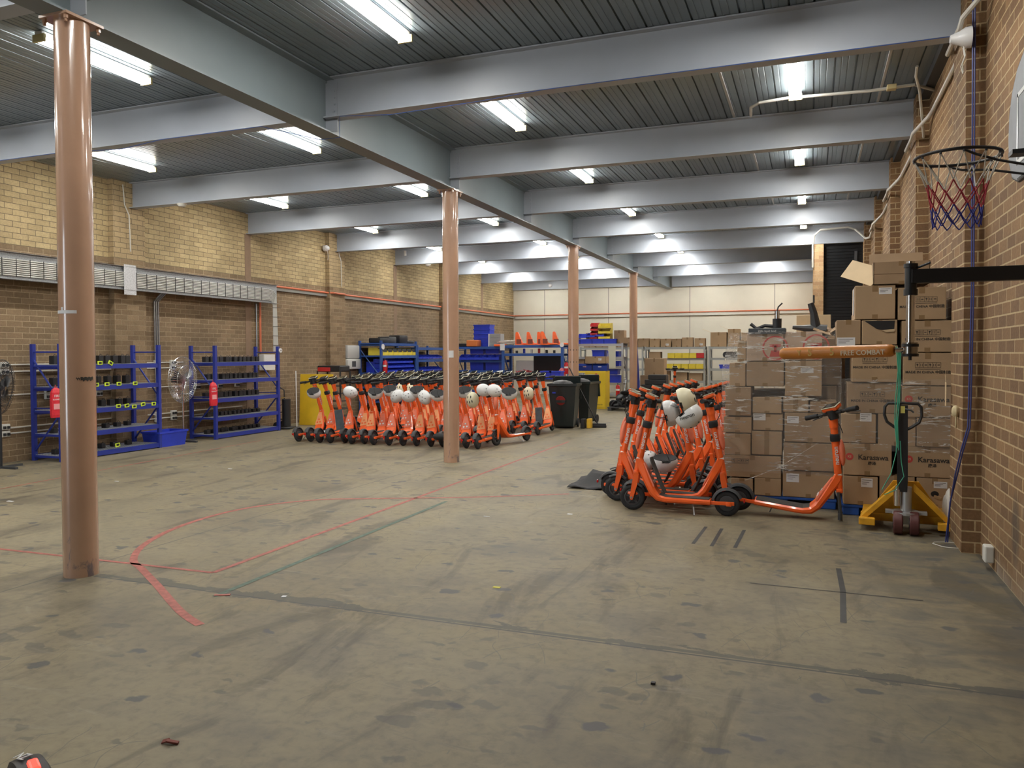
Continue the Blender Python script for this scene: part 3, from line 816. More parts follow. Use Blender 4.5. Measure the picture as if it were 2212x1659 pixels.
# dark cart with a red pack behind the leftmost scooters
cp_ = ray_y(722, 900, 15.2)
t = thing('wire_cart', 'dark wire-shelved cart carrying a red pack behind the leftmost scooters', 'cart', (cp_.x, 15.2, 0))
for sx in (-.3, .3):
    for sy in (-.2, .2): MB().cyl((sx, sy, 0), (sx, sy, 1.18), .02, seg=8).build('cart_post', M_black, t)
for k in range(6): MB().b2(-.3, .3, -.2, .2, .15+.17*k, .165+.17*k).build('wire_shelf', M_dgrey, t)
MB().b2(-.30, .30, -.21, .2, 1.16, 1.30, .02).build('top_case', M_black, t); MB().b2(-.28, .05, -.225, -.2, 1.17, 1.26, .01).build('red_pack', mat('bin_red', (.55, .03, .03), .45), t)
# ------------------------------------------------------------------ helpers for reading positions off known planes
def at(u, v, ax, val):
    d = Vector(((u-1106)/1693.6, (v-806.3)/1693.6, 1)); w = _r2*d.x+_d2*d.y+_f*d.z; c = Vector((0, 0, 1.55))
    i = 'xyz'.index(ax); return c+w*((val-c[i])/w[i])
def solo(b, name, m, label, cat, smooth=False, loc=None, group=None):
    o = b.build(name, m, None, smooth, loc); tag(o, label, cat, group); return o

# ------------------------------------------------------------------ pallet-rack style shelving
def rack(name, label, y0, y1, x0, x1, H, levels, m, mesh=True, group=None, along='y', post=.055, shelfmat=None, beamh=.07):
    t = thing(name, label, 'shelving', (0, 0, 0), 0, group)
    for i, x in enumerate((x0, x1)):
        for y in (y0, y1):
            b = MB().b2(x-post/2, x+post/2, y-post/2, y+post/2, 0, H); b.build('upright', m, t)
    def bar(p, q, r, nm):
        MB().cyl(p, q, r, seg=6).build(nm, m, t)
    ends = ((y0, None), (y1, None)) if along == 'y' else ((x0, None), (x1, None))
    for e, _ in ends:
        def pt(s, z): return ((x0 if s == 0 else x1), e, z) if along == 'y' else (e, (y0 if s == 0 else y1), z)
        bar(pt(0, H-.12), pt(1, H-.12), .012, 'end_tie'); bar(pt(0, H*.45), pt(1, H*.45), .010, 'end_tie')
        bar(pt(0, H-.22), pt(1, H*.50), .014, 'brace'); bar(pt(0, .12), pt(1, H*.42), .014, 'brace')
    for z in levels:
        if along == 'y':
            for x in (x0, x1): MB().b2(x-.02, x+.02, y0, y1, z-beamh, z).build('shelf_beam', m, t)
            for y in (y0, y1): MB().b2(x0, x1, y-.015, y+.015, z-.035, z-.005).build('end_beam', m, t)
        else:
            for y in (y0, y1): MB().b2(x0, x1, y-.02, y+.02, z-beamh, z).build('shelf_beam', m, t)
        b = MB(); sm = shelfmat or M_zinc
        if mesh:
            n = int((y1-y0)/.045)
            for k in range(n+1): b.b2(x0+.02, x1-.02, y0+k*(y1-y0)/n-.004, y0+k*(y1-y0)/n+.004, z-.004, z+.001)
            for k in range(9): b.b2(x0+.02+k*(x1-x0-.04)/8-.004, x0+.02+k*(x1-x0-.04)/8+.004, y0, y1, z-.006, z-.001)
        else: b.b2(x0+.01, x1-.01, y0+.01, y1-.01, z-.012, z+.002)
        b.build('shelf', sm, t)
    return t
M_wire = mat('wire_shelf', (.62, .64, .66), .35, .4)
RX0, RX1 = -10.745, -10.19
lv = [.085, .40, .745, 1.09, 1.415]
rack('storage_rack', 'blue charger rack on the left, partly behind the nearest column', 8.30, 10.13, RX0, RX1, 1.72, lv, M_blue, True, 'blue charger racks', shelfmat=M_wire)
rack('storage_rack', 'blue charger rack farther along the left wall, beside the yellow board', 11.46, 13.27, RX0, RX1, 1.72, lv, M_blue, True, 'blue charger racks', shelfmat=M_wire)
# chargers in rows on the shelves, each with its lead
def charger(tall):
    b = MB(); b.box(0, 0, tall/2, .09, .085, tall, None, .008)
    t = b.build('charger', M_black, None); 
    MB().tube([(0, 0, tall), (.01, .01, tall+.025), (.03, .02, tall+.01), (.04, .03, tall-.04)], .004, 4).build('lead', M_black, t)
    return t
CH = {h: charger(h) for h in (.13, .10, .07)}
cu = set()
rc = random.Random(5)
LEVN = ['bottom', 'lower', 'middle', 'upper', 'top']
for rk, (ya, yb_) in (('near', (8.42, 9.75)), ('far', (11.55, 12.95))):
    for li, z in enumerate(lv):
        n = {('near', 4): 11, ('near', 3): 8, ('near', 2): 9, ('near', 1): 7, ('near', 0): 6, ('far', 4): 12, ('far', 3): 12, ('far', 2): 12, ('far', 1): 13, ('far', 0): 12}[(rk, li)]
        for i in range(n):
            h = .13 if (rk == 'near' and li > 2) else (.10 if li > 1 else .07)
            y = ya+(yb_-ya)*i/(n-1)+rc.uniform(-.015, .015); x = RX0+.26+rc.uniform(-.02, .03)
            lab = 'black battery charger, %s from the left on the %s shelf of the %s blue rack' % (ORD[i], LEVN[li], 'nearer' if rk == 'near' else 'farther')
            if h in cu: o = dup(CH[h], (x, y, z+.003), (0, 0, rc.uniform(-.2, .2)), lab, 'battery chargers on the blue racks')
            else:
                cu.add(h); o = CH[h]; o.location = (x, y, z+.003); tag(o, lab, 'charger', 'battery chargers on the blue racks')
# lime tags clipped on the shelf edges of the near rack
tg = None
for i, (u, v, r) in enumerate([(216, 784, 0), (239, 784, -.5), (208, 831, 0), (231, 830, 0), (257, 829, 0), (292, 828, 0), (256, 877, 0), (274, 876, .1), (290, 878, 0), (309, 873, .2), (332, 872, 0), (254, 961, .1)]):
    p = at(u, v, 'x', RX1+.031)
    lab = 'lime green battery tag, %s of the row clipped along the near rack edges' % ORD[i]
    if tg is None:
        b = MB(); b.box(0, 0, .022, .01, .085, .012).box(0, 0, -.022, .01, .085, .012).box(0, -.034, 0, .01, .018, .05).box(0, .036, 0, .01, .012, .05)
        tg = b.build('battery_tag', M_lime, None, False, p); MB().box(-.002, 0, 0, .008, .05, .034).build('tag_core', M_black, tg); tg.rotation_euler = (r, 0, 0); tag(tg, lab, 'tag', 'lime tags on the near rack')
    else: dup(tg, p, (r, 0, 0), lab)
p = at(288, 969, 'z', .025); dup(tg, p, (0, PI/2, .3), 'lime green battery tag lying on the floor under the near rack')
# red fire blanket pouches hung on the uprights
def pouch(p, lab):
    t = thing('red_pouch', lab, 'pouch', p, 0, 'red pouches on the racks')
    b = MB(); sec = []
    for z, w, d in ((-.24, .075, .022), (-.2, .083, .03), (.05, .082, .032), (.12, .075, .03), (.17, .05, .018), (.19, .02, .008)):
        sec.append([(d, -w, z), (d, w, z), (-d*.3, w, z), (-d*.3, -w, z)])
    b.loft(sec).build('pouch_body', mat('red_pouch', (.72, .03, .05), .35, var=.15, vscale=30), t, False)
    MB().tube([(.005, -.02, .18), (.0, 0, .23), (.005, .02, .18)], .004, 5).build('hanging_loop', M_red, t)
    text('FIRE', .05, M_wtext, t, (.0335, 0, .07), (PI/2, 0, PI/2)); text('BLANKET', .032, M_wtext, t, (.0335, 0, .02), (PI/2, 0, PI/2))
    MB().b2(.031, .034, -.055, .055, -.12, -.04).build('print_patch', mat('pouch_print', (.80, .35, .36), .5), t)
pouch(at(120, 866, 'x', RX1+.05), 'red printed pouch hung on the near blue rack beside the nearest column')
pouch(at(460, 848, 'x', RX1+.05), 'red printed pouch hung on the left upright of the farther blue rack')
b = MB(); p = at(605, 757, 'x', RX1+.05); b.cyl((0, 0, 0), (.02, 0, 0), .045, seg=20); o = solo(b, 'reel_tag', M_white, 'small white disc on the right upright of the farther blue rack', 'disc', loc=p)
MB().cyl((.02, 0, 0), (.024, 0, 0), .012, seg=10).build('disc_centre', M_black, o)

# ------------------------------------------------------------------ pedestal fans
def fan(x, y, rz, label, cage, tilt=0., rr=.30, h=1.13):
    t = thing('pedestal_fan', label, 'fan', (x, y, 0), 0, None)
    MB().b2(-.30, .30, -.02, .02, 0, .03).b2(-.02, .02, -.30, .30, 0, .03).build('base', M_dgrey, t)
    MB().cyl((0, 0, .03), (0, 0, h), .016, seg=12).build('pole', M_black if cage is M_black else M_chrome, t, True)
    hd = bpy.data.objects.new('fan_head', None); COL.objects.link(hd); hd.parent = t; hd.location = (0, 0, h+.05); hd.rotation_euler = (0, tilt, rz)
    MB().cyl((-.02, 0, 0), (-.20, 0, 0), .075, .06, seg=16).build('motor', M_black, hd, True)
    b = MB()
    for k in range(3):
        a = 2*PI*k/3+.5; c, s = math.cos(a), math.sin(a); sec = []
        for r, w, tw in ((.03, .03, .02), (.12, .07, .03), (.24, .085, .02), (.27, .05, .01)):
            sec.append([(tw, c*r-s*w*-.5, s*r+c*w*-.5), (-tw, c*r-s*w*.5, s*r+c*w*.5), (-tw+.006, c*r-s*w*.5, s*r+c*w*.5), (tw+.006, c*r-s*w*-.5, s*r+c*w*-.5)])
        b.loft(sec)
    b.cyl((-.02, 0, 0), (.03, 0, 0), .035, seg=14); b.build('blades', M_dgrey, hd)
    b = MB()
    for k in range(56):
        a = 2*PI*k/56; c, s = math.cos(a), math.sin(a)
        b.tube([(.075, c*.03, s*.03), (.075, c*.16, s*.16), (.055, c*rr*.9, s*rr*.9), (0, c*rr, s*rr), (-.05, c*rr*.85, s*rr*.85), (-.09, c*.10, s*.10)], .0028, 3)
    for r, x_ in ((rr, 0), (rr*.62, .072), (rr*.62, -.075)):
        b.tube([(x_, r*math.cos(2*PI*k/36), r*math.sin(2*PI*k/36)) for k in range(36)], .004, 4, True)
    b.build('cage', cage, hd)
    return t
fan(-10.47, 10.96, .15, 'silver caged pedestal fan between the two blue racks', mat('bright_wire', (.8, .82, .85), .25, .9), .0, .41, 1.06)
fan(-10.42, 7.55, .55, 'black caged pedestal fan at the left edge of the picture', M_black, .1, .39, 1.06)

# blue crate between rack and fan
def crate(name, m, sx, sy, sz, label, loc, rz=0, group=None, cat='crate', rib=True, prm=.12):
    b = MB(); tx, ty = sx/2, sy/2; bx_, by_ = tx*(1-prm), ty*(1-prm); w = .008
    out = [[(-bx_, -by_, 0), (bx_, -by_, 0), (bx_, by_, 0), (-bx_, by_, 0)], [(-tx, -ty, sz), (tx, -ty, sz), (tx, ty, sz), (-tx, ty, sz)], [(-tx+w, -ty+w, sz), (tx-w, -ty+w, sz), (tx-w, ty-w, sz), (-tx+w, ty-w, sz)], [(-bx_+w, -by_+w, w), (bx_-w, -by_+w, w), (bx_-w, by_-w, w), (-bx_+w, by_-w, w)]]
    b.loft(out)
    for s in (-1, 1):
        b.b2(-tx-.012, tx+.012, s*ty-.012*(s < 0), s*ty+.012*(s > 0), sz-.03, sz); b.b2(s*tx-.012*(s < 0), s*tx+.012*(s > 0), -ty, ty, sz-.03, sz)
    o = b.build(name, m, None, False, loc); o.rotation_euler = (0, 0, rz); tag(o, label, cat, group)
    return o
crate('plastic_crate', M_bin, .40, .62, .26, 'blue plastic crate on the floor at the right foot of the near rack', (-10.36, 10.42, 0), 0)

# ------------------------------------------------------------------ left wall services
M_tray = mat('cable_tray_zinc', (.33, .34, .35), .45, .55, var=.35, vscale=60)
TX = XL+.21
def svc(b, name, m, label, cat, smooth=False): return solo(b, name, m, label, cat, smooth)
b = MB(); b.b2(TX, TX+.006, YF, 13.9, 2.64, 3.03); b.b2(TX-.05, TX+.05, YF, 13.9, 3.026, 3.03); b.b2(TX-.05, TX+.05, YF, 13.9, 2.64, 2.644)
ty = thing('cable_tray', 'long perforated metal cable tray full of white cables along the left wall', 'cable tray', (0, 0, 0))
b.build('tray', M_tray, ty)
for k in range(9):
    z = 2.70+k*.028
    MB().tube([(TX+.02, YF, z), (TX+.02, 13.62-.0*k, z), (TX+.02, 13.72+.012*k*.5, z-.02), (TX+.02, 13.76+.012*k, z-.10), (TX+.02, 13.76+.024*k*.8, 1.62)], .010, 5).build('cable', mat('white_cable', (.60, .60, .56), .5), ty, True)
for k in range(34):
    y = 6.5+k*.215
    if y < 13.5: MB().b2(TX+.028, TX+.034, y-.004, y+.004, 2.685, 2.945).build('cable_tie', M_black, ty)
for k in range(5): MB().b2(TX+.028, TX+.034, 13.72, 14.0, 1.75+k*.2, 1.758+k*.2).build('cable_tie', M_black, ty)
MB().b2(TX+.04, TX+.045, 9.88, 10.13, 2.56, 3.06).build('white_cover', mat('white_perf', (.62, .62, .64), .5, var=.3, vscale=70), ty)
for k in range(3):
    y = 10.74+.045*k
    svc(MB().tube([(TX, y, 2.66), (TX-.02, y-.0, 2.64), (XL+.03, y-.01, 2.5), (XL+.03, y, 1.45 if k else .62)], .014, 8), 'conduit', M_zinc, ['galvanised conduit running lowest down the left wall behind the silver fan', 'middle galvanised conduit of three behind the silver fan', 'right-hand galvanised conduit of three behind the silver fan'][k], 'pipe', True)
M_opipe = mat('orange_conduit', (.62, .16, .07), .5)
pts = [(XL+.06, 13.55, 1.6), (XL+.06, 13.55, 2.9), (XL+.06, 13.60, 2.99), (XL+.06, 13.72, 3.03), (XL+.06, 16.0, 3.03), (XL+.17, 16.1, 3.03), (XL+.17, 16.6, 3.03), (XL+.06, 16.7, 3.03), (XL+.06, YB-.05, 3.03), (XL+.12, YB-.05, 3.03), (.0, YB-.05, 3.03), (-.02, YB-.05, 2.95), (-.02, YB-.05, 2.2)]
svc(MB().tube(pts, .022, 8), 'conduit', M_opipe, 'orange conduit running along the left wall and across the back wall', 'pipe', True)
svc(MB().b2(XL+.02, XL+.05, 13.9, YB-.05, 2.94, 3.0), 'cable_duct', mat('dull_duct', (.20, .19, .17), .5), 'grey cable duct below the orange conduit on the left wall', 'cable duct')
svc(MB().b2(XL+.1, -.05, YB-.05, YB-.02, 2.91, 2.99), 'cable_duct', M_pvc, 'pale cable duct below the orange conduit on the back wall', 'cable duct')
svc(MB().b2(XL+.03, XL+.1, 7.6, 7.62, .6, .62).cyl((XL+.03, 13.47, 1.5), (XL+.03, 13.47, 2.62), .014, seg=8), 'conduit', M_zinc, 'thin grey conduit left of the orange riser', 'pipe', True)
t = thing('switch_box', 'cream distribution box on the left wall above the right end of the farther rack', 'electrical box', (XL+.02, 13.72, 1.22))
MB().b2(0, .12, -.17, .20, 0, .34, .008).build('box_body', M_wplas, t); MB().b2(.12, .125, -.15, .18, .13, .32).build('box_lid', M_white, t)
def outlet(y, z, lab, par=XL, s=1):
    t = thing('power_outlet', lab, 'power outlet', (par+.002*s, y, z), 0, 'power outlets on the left wall')
    MB().box(.02*s, 0, 0, .04, .13, .085, None, .006).build('outlet_plate', M_wplas, t)
    for d in (-.03, .03): MB().box(.055*s, d, -.005, .03, .035, .04, None, .006).build('plug', M_black, t)
i = 0
for (y, zs) in ((7.95, (1.42, 1.32, .52, .42)), (8.65, (1.02, .93)), (9.55, (1.02, .93)), (11.15, (1.42, 1.33, .50, .41)), (11.75, (1.04, .95)), (12.35, (1.04, .95)), (12.85, (1.04, .95)), (10.78, (1.42, .50, .40))):
    for z in zs:
        outlet(y, z, 'white power outlet, %s of those %s' % (('topmost', 'second from the top', 'third from the top', 'lowest')[zs.index(z)], {7.95: 'behind the black fan', 8.65: 'behind the near rack left half', 9.55: 'behind the near rack right half', 11.15: 'right of the silver fan', 11.75: 'behind the farther rack left end', 12.35: 'behind the middle of the farther rack', 12.85: 'behind the farther rack right half', 10.78: 'beside the three conduits'}[y]))
        i += 1
for j, z in enumerate((1.42, 1.32, .98, .50, .42)):
    svc(MB().cyl((XL+.02, 7.0, z), (XL+.02, 13.0 if j > 1 else 11.4, z), .011, seg=6), 'conduit', M_pvc, 'cream horizontal conduit on the left wall, %s from the top' % ORD[j], 'pipe', True)
# drop leads, sensors and alarm units high on the left wall
def wob(x, y, z0, z1, ax='y', r=.010):
    return MB().tube([(x, y, z0), (x+.01, y+.02, z0-.3*(z0-z1)), (x, y+.12, z0-.45*(z0-z1)), (x, y+.14, z1)], r, 6)
svc(wob(XL+.15, 9.98, 4.40, 3.3), 'hanging_cable', M_pvc, 'white cable hanging down the left pilaster nearest the camera', 'cable', True)
svc(wob(XL+.15, 16.35, 4.35, 3.2), 'hanging_cable', M_pvc, 'white cable hanging down the farther left pilaster', 'cable', True)
def sensor(p, lab, kind):
    t = thing('alarm_sensor', lab, 'sensor', p)
    if kind == 'dome':
        MB().lathe([(.0, -.05), (.05, -.045), (.075, -.015), (.08, 0), (.0, 0)], seg=16).build('sensor_body', M_wplas, t, True)
    else:
        MB().sph((0, 0, 0), .07, (1, 1, .9), 14).build('camera_ball', M_white, t, True); MB().cyl((-.07, 0, 0), (-.0, 0, 0), .075, seg=14).build('mount', M_white, t, True)
        MB().tube([(0, .03, -.06), (0, .05, -.2), (.01, .02, -.28)], .006, 5).build('loose_lead', M_pvc, t)
sensor(at(393, 440, 'y', 10.15), 'white dome detector under the cross beam left of the front girder bay', 'dome')
sensor(at(706, 536, 'x', XL+.12), 'white ball camera on the left wall beside the farther pilaster', 'ball')
sensor(at(1190, 617, 'y', YB-.08), 'white ball camera high in the rear left corner', 'ball')
sensor(at(925, 571, 'y', 19.3), 'white dome detector under a rear left cross beam', 'dome')
b = MB(); p = at(875, 547, 'y', 19.25); b.box(0, 0, 0, .06, .03, .14, None, .006); solo(b, 'wall_speaker', M_wplas, 'small upright white unit fixed to a rear left cross beam', 'sensor', loc=p)
# blue data cables drooping along the cross beams
M_bcab = mat('blue_cable', (.04, .10, .35), .5)
svc(MB().tube([(-10.4, 7.05, 4.03), (-8.6, 7.05, 4.03), (-7.6, 7.05, 3.98), (-7.0, 7.05, 4.03), (-5.6, 7.05, 4.03), (-4.95, 7.2, 3.86), (-4.7, 7.2, 3.86), (-4.6, 7.05, 4.03), (-4.0, 7.05, 3.98), (-3.0, 7.05, 4.0), (-2.4, 7.05, 4.03), (1.0, 7.05, 4.03), (1.06, 7.05, 4.05)], .0035, 5), 'data_cable', M_bcab, 'thin blue data cable strung along the second cross beam', 'cable', True)

# ------------------------------------------------------------------ yellow board, pole and hand truck beyond the racks
b = MB(); o = solo(b.box(0, 0, .56, .80, .03, 1.12, None, .004), 'yellow_board', mat('yellow_board', (.78, .50, .02), .5, var=.15, vscale=3), 'tall yellow board leaning on the left wall behind the leftmost scooters', 'board', loc=(-10.15, 14.5, 0)); o.rotation_euler = (-.06, 0, .08)
solo(MB().cyl((-10.35, 14.1, 0), (-10.40, 14.15, 1.2), .012, seg=8), 'white_pole', M_white, 'thin white pole standing against the yellow board', 'pole', True)
t = thing('hand_truck', 'small black trolley with a fan body beside the farther blue rack', 'trolley', (-10.35, 13.62, 0), .3)
MB().b2(-.03, .22, -.2, .2, .02, .04).build('toe_plate', M_dgrey, t)
for s in (-.15, .15): MB().tube([(0, s, .03), (-.02, s, .8), (-.1, s*.8, .86)], .012, 6).build('side_rail', M_black, t)
for s in (-.19, .19): MB().cyl((-.05, s-.02, .08), (-.05, s+.02, .08), .08, seg=16).build('trolley_wheel', M_rubber, t, True)
for k in range(4): MB().cyl((-.005, -.15, .2+k*.15), (-.005, .15, .2+k*.15), .009, seg=6).build('cross_bar', M_chrome, t)
MB().cyl((.08, 0, .06), (.08, 0, .62), .09, seg=16).build('load_cylinder', M_black, t, True)
# ------------------------------------------------------------------ rear storage area
def hopper(name, m, w, d, h, front='y-'):
    # open-fronted stacking bin, opening towards -y (front low lip)
    b = MB(); t = .006
    prof = [(-d/2, 0), (d/2, 0), (d/2, h), (-d*.05, h), (-d/2-.02, h*.55)]
    b.prism(prof, 'x', -w/2, -w/2+t); b.prism(prof, 'x', w/2-t, w/2)
    b.b2(-w/2, w/2, -d/2, d/2, 0, t); b.b2(-w/2, w/2, d/2-t, d/2, 0, h); b.b2(-w/2, w/2, -d/2-.018, -d/2, 0, h*.42)
    o = b.build(name, m)
    if m is M_yel and h > .18: MB().b2(-w/2+.012, w/2-.012, -d/2+.01, d/2-.02, .008, h*.9).build('bin_contents', M_dgrey, o)
    return o
BINS = {}
def bins(key, m, w, d, h, spots, rz, labf, grp, cat_='storage bin', name='storage_bin', tilt=0):
    for i, p in enumerate(spots):
        k = (key, w, d, h)
        if k not in BINS:
            BINS[k] = hopper(name, m, w, d, h); o = BINS[k]; o.location = p; o.rotation_euler = (tilt, 0, rz)
            tag(o, labf(i), cat_, grp)
        else: o = dup(BINS[k], p, (tilt, 0, rz), labf(i), grp)
def carton(x0, x1, y0, y1, z0, z1, label, group='cardboard boxes at the back', m=None, rz=0, tape=True, open_=False):
    cx, cy = (x0+x1)/2, (y0+y1)/2; w, d, h = x1-x0, y1-y0, z1-z0
    b = MB(); jit = .004
    if open_:
        t_ = .006
        b.b2(-w/2, w/2, -d/2, -d/2+t_, 0, h).b2(-w/2, w/2, d/2-t_, d/2, 0, h).b2(-w/2, -w/2+t_, -d/2, d/2, 0, h).b2(w/2-t_, w/2, -d/2, d/2, 0, h).b2(-w/2, w/2, -d/2, d/2, 0, t_)
    else: b.b2(-w/2, w/2, -d/2, d/2, 0, h, .006)
    o = b.build('cardboard_box', m or M_card, None, False, (cx, cy, z0)); o.rotation_euler = (0, 0, rz)
    tag(o, label, 'box', group)
    if tape:
        MB().b2(-.025, .025, -d/2-.0015, -d/2+.001, h*.78, h+.0012).b2(-.025, .025, -d/2-.0015, d/2, h, h+.0015).build('packing_tape', M_tape, o)
        MB().b2(-.025, .025, -d/2-.0015, -d/2+.001, 0, h*.15).build('packing_tape', M_tape, o)
    return o
def label_on(o, u, v, w, h, d, m=None, lines=True):
    # paper label on the room-facing side of a box, u,v from the centre of the base
    l = MB().b2(u-w/2, u+w/2, -d/2-.0025, -d/2-.0005, v-h/2, v+h/2).build('paper_label', m or M_paper, o)
    if lines:
        for k in range(3): MB().b2(u-w*.42, u+w*(.4-.2*k), -d/2-.0032, -d/2-.0025, v+h*(.3-.22*k)-.002, v+h*(.3-.22*k)+.002).build('print_line', M_ktext, l)
    return l

# first blue rack with yellow and blue picking bins
AX0, AX1 = -10.82, -10.2
rack('shelving_bay', 'blue bay rack with a row of yellow bins on top, along the left wall', 17.41, 19.28, AX0, AX1, 1.90, [.35, .72, 1.08, 1.52, 1.84], M_blue2, False, 'blue bay racks', shelfmat=M_blue2)
rack('shelving_bay', 'lower blue bay rack right of the yellow bins along the left wall', 19.36, 21.2, AX0, AX1, 1.80, [.35, .72, 1.05, 1.40, 1.74], M_blue2, False, 'blue bay racks', shelfmat=M_blue2)
bins('y1', M_yel, .25, .42, .20, [(AX1-.22, 17.62+.262*i, 1.522) for i in range(7)], PI/2, lambda i: 'yellow open-front bin, %s from the left on the top shelf of the blue bay rack' % ORD[i], 'yellow bins on the blue bay rack')
for r, z in enumerate((1.32, 1.20, 1.082)):
    bins('b1', M_bin, .19, .30, .11, [(AX1-.17+.03*r, 17.65+.195*i, z) for i in range(8)], PI/2, lambda i, r=r: 'blue open-front bin, %s from the left in the %s row of the blue bay rack' % (ORD[i], ('top', 'middle', 'bottom')[r]), 'blue bins on the blue bay rack')
b = MB().b2(AX0+.1, AX1-.28, 17.55, 19.2, 1.08, 1.36); solo(b, 'bin_carrier', M_bin, 'tall blue bin carrier behind the blue bins on the bay rack', 'storage bin')
for r, z in enumerate((1.42, 1.07)):
    bins('b2', M_bin, .20, .30, .12, [(AX1-.16, 19.55+.21*i, z) for i in range(7)], PI/2, lambda i, r=r: 'blue open-front bin, %s from the left on the %s shelf of the lower bay rack' % (ORD[i], ('upper', 'lower')[r]), 'blue bins on the lower bay rack')
for j, (y, w, h, mm, nm, lab, ct) in enumerate([(17.75, .5, .13, M_black, 'black_bag', 'black bag lying at the left end on top of the blue bay rack', 'bag'), (18.15, .4, .17, M_dgrey, 'dark_case', 'dark case with a white strip on top of the blue bay rack', 'case'),
                                            (18.75, .45, .22, M_black, 'black_crate', 'black crate of parts on top of the blue bay rack', 'crate'), (19.15, .38, .08, M_black, 'black_tray', 'flat black tray on top of the blue bay rack, right end', 'tray')]):
    solo(MB().box(0, 0, h/2, .35, w, h, None, .03), nm, mm, lab, ct, True, (AX1-.25, y, 1.842))
# extinguisher builder
M_fred = mat('extinguisher_red', (.50, .015, .02), .25)
def extinguisher(p, label):
    t = thing('fire_extinguisher', label, 'fire extinguisher', p, 0, 'red fire extinguishers'); t.scale = (.8, .8, .7)
    MB().lathe([(0, 0), (.068, .0), (.072, .02), (.072, .38), (.055, .43), (.022, .46), (.0, .46)], seg=18).build('cylinder', M_fred, t, True)
    MB().box(0, -.02, .50, .03, .11, .02, (.2, 0, 0)).cyl((0, 0, .45), (0, 0, .5), .014, seg=8).build('valve', M_black, t)
    MB().tube([(0, .02, .48), (.09, .02, .45), (.10, 0, .25), (.085, 0, .08)], .009, 6).build('hose', M_black, t)
    MB().lathe([(.0735, .22), (.0735, .29)], seg=18, a0=PI+.4, a1=2*PI-.4).build('instruction_label', M_paper, t, True)
extinguisher((AX1+.09, 17.45, 1.08), 'red fire extinguisher hung on the left post of the blue bay rack')
extinguisher((-5.08, 21.65, .35), 'red fire extinguisher beside the yellow flammables cabinet')
extinguisher((-6.18, 20.3, 1.0), 'red fire extinguisher between the workbench and the strapped column')
solo(MB().cyl((AX1+.04, 17.42, 1.74), (AX1+.06, 17.42, 1.74), .07, seg=20), 'round_sign', M_white, 'small round white sign at the top of the blue bay rack post', 'sign')
# white wall unit left of the rack
t = thing('wall_unit', 'grey white moulded plastic unit hanging on the left wall beside the bay rack', 'wall unit', (XL+.02, 17.0, 1.18))
MB().b2(0, .14, -.28, .28, .27, .60, .03).b2(0, .16, -.30, .30, 0, .26, .03).build('moulded_shell', mat('light_grey_plastic', (.50, .50, .48), .5), t, True)
MB().b2(.16, .165, -.12, .05, .06, .20).build('grille', M_dgrey, t)

# blue shelves behind the second column with piled crates
rack('shelving_bay', 'blue shelf unit stacked with blue crates, left of the workbench', 20.55, 21.15, -9.55, -8.12, 1.78, [.5, 1.08, 1.38, 1.76], M_blue2, False, 'blue bay racks', along='x', shelfmat=M_blue2)
bins('b3', M_bin, .24, .3, .16, [(-9.3+.245*i, 20.62, 1.382) for i in range(5)], 0, lambda i: 'blue open-front bin, %s from the left on the blue shelf beside the workbench' % ORD[i], 'blue bins beside the workbench')
for i, (x, z, w) in enumerate([(-8.98, 1.55, .42), (-8.5, 1.55, .42), (-8.98, 1.085, .42), (-8.5, 1.085, .42)]):
    crate('plastic_crate', M_bin, w, .34, .21 if z > 1.3 else .27, 'blue crate on the unit left of the workbench, %s' % ('upper left', 'upper right', 'lower left', 'lower right')[i], (x, 20.85, z), 0, 'blue crates left of the workbench', prm=.05)
for i in range(5): crate('plastic_crate', M_bin, .50, .36, .13, 'blue crate, %s from the bottom of the tall stack by the left wall' % ORD[i], (-8.88, 21.0, 1.765+.125*i), 0, 'blue crate stack', prm=.04)
solo(MB().box(0, 0, .09, .34, .3, .18, None, .02), 'orange_case', mat('orange_case', (.70, .20, .05), .5), 'orange plastic case in front of the tall blue crate stack', 'case', loc=(-9.06, 20.66, 1.765))
solo(MB().box(0, 0, .045, .55, .3, .09, None, .02), 'black_case', M_black, 'black case at the left of the orange case', 'case', loc=(-9.45, 20.72, 1.765)) 
t = thing('drawer_unit', 'grey metal drawer unit right of the tall blue crate stack', 'drawers', (-8.42, 20.85, 1.765))
MB().b2(-.17, .17, -.14, .14, 0, .36).build('cabinet_body', M_alu, t)
for k in range(3): MB().b2(-.15, .15, -.155, -.14, .03+.11*k, .12+.11*k).build('drawer', mat('drawer_grey', (.3, .31, .3), .5), t)
MB().b2(-.2, -.17, -.16, .14, 0, .36).build('end_panel', M_white, t)
solo(MB().box(0, 0, .03, .32, .16, .06, None, .01), 'orange_part', M_orange, 'flat orange panel lying left of the workbench post', 'part', loc=(-8.2, 20.55, 1.765)) 

# workbench with blue uprights, monitor and orange scooter noses on top
rack('workbench', 'blue steel workbench frame facing the room with orange scooter parts on top', 20.4, 21.0, -8.05, -6.32, 1.82, [.9, 1.56, 1.79], M_blue2, False, None, along='x', shelfmat=M_alu, post=.07)
t = thing('monitor', 'large black flat screen standing on the blue workbench', 'screen', (-6.78, 20.55, .98))
MB().b2(-.42, .42, -.02, .02, .05, .52, .01).build('screen_body', M_black, t); MB().b2(-.40, .40, -.024, -.02, .07, .50).build('screen_glass', mat('off_screen', (.006, .006, .007), .2), t)
MB().b2(-.15, .15, -.1, .1, -.075, -.06).cyl((0, 0, -.07), (0, 0, .06), .02, seg=8).build('screen_stand', M_black, t)
solo(MB().box(0, 0, .18, .58, .3, .36, None, .01), 'grey_drawer_box', M_alu, 'grey metal drawer box behind the screen on the workbench', 'drawers', loc=(-7.45, 20.75, 1.0))
b = MB()
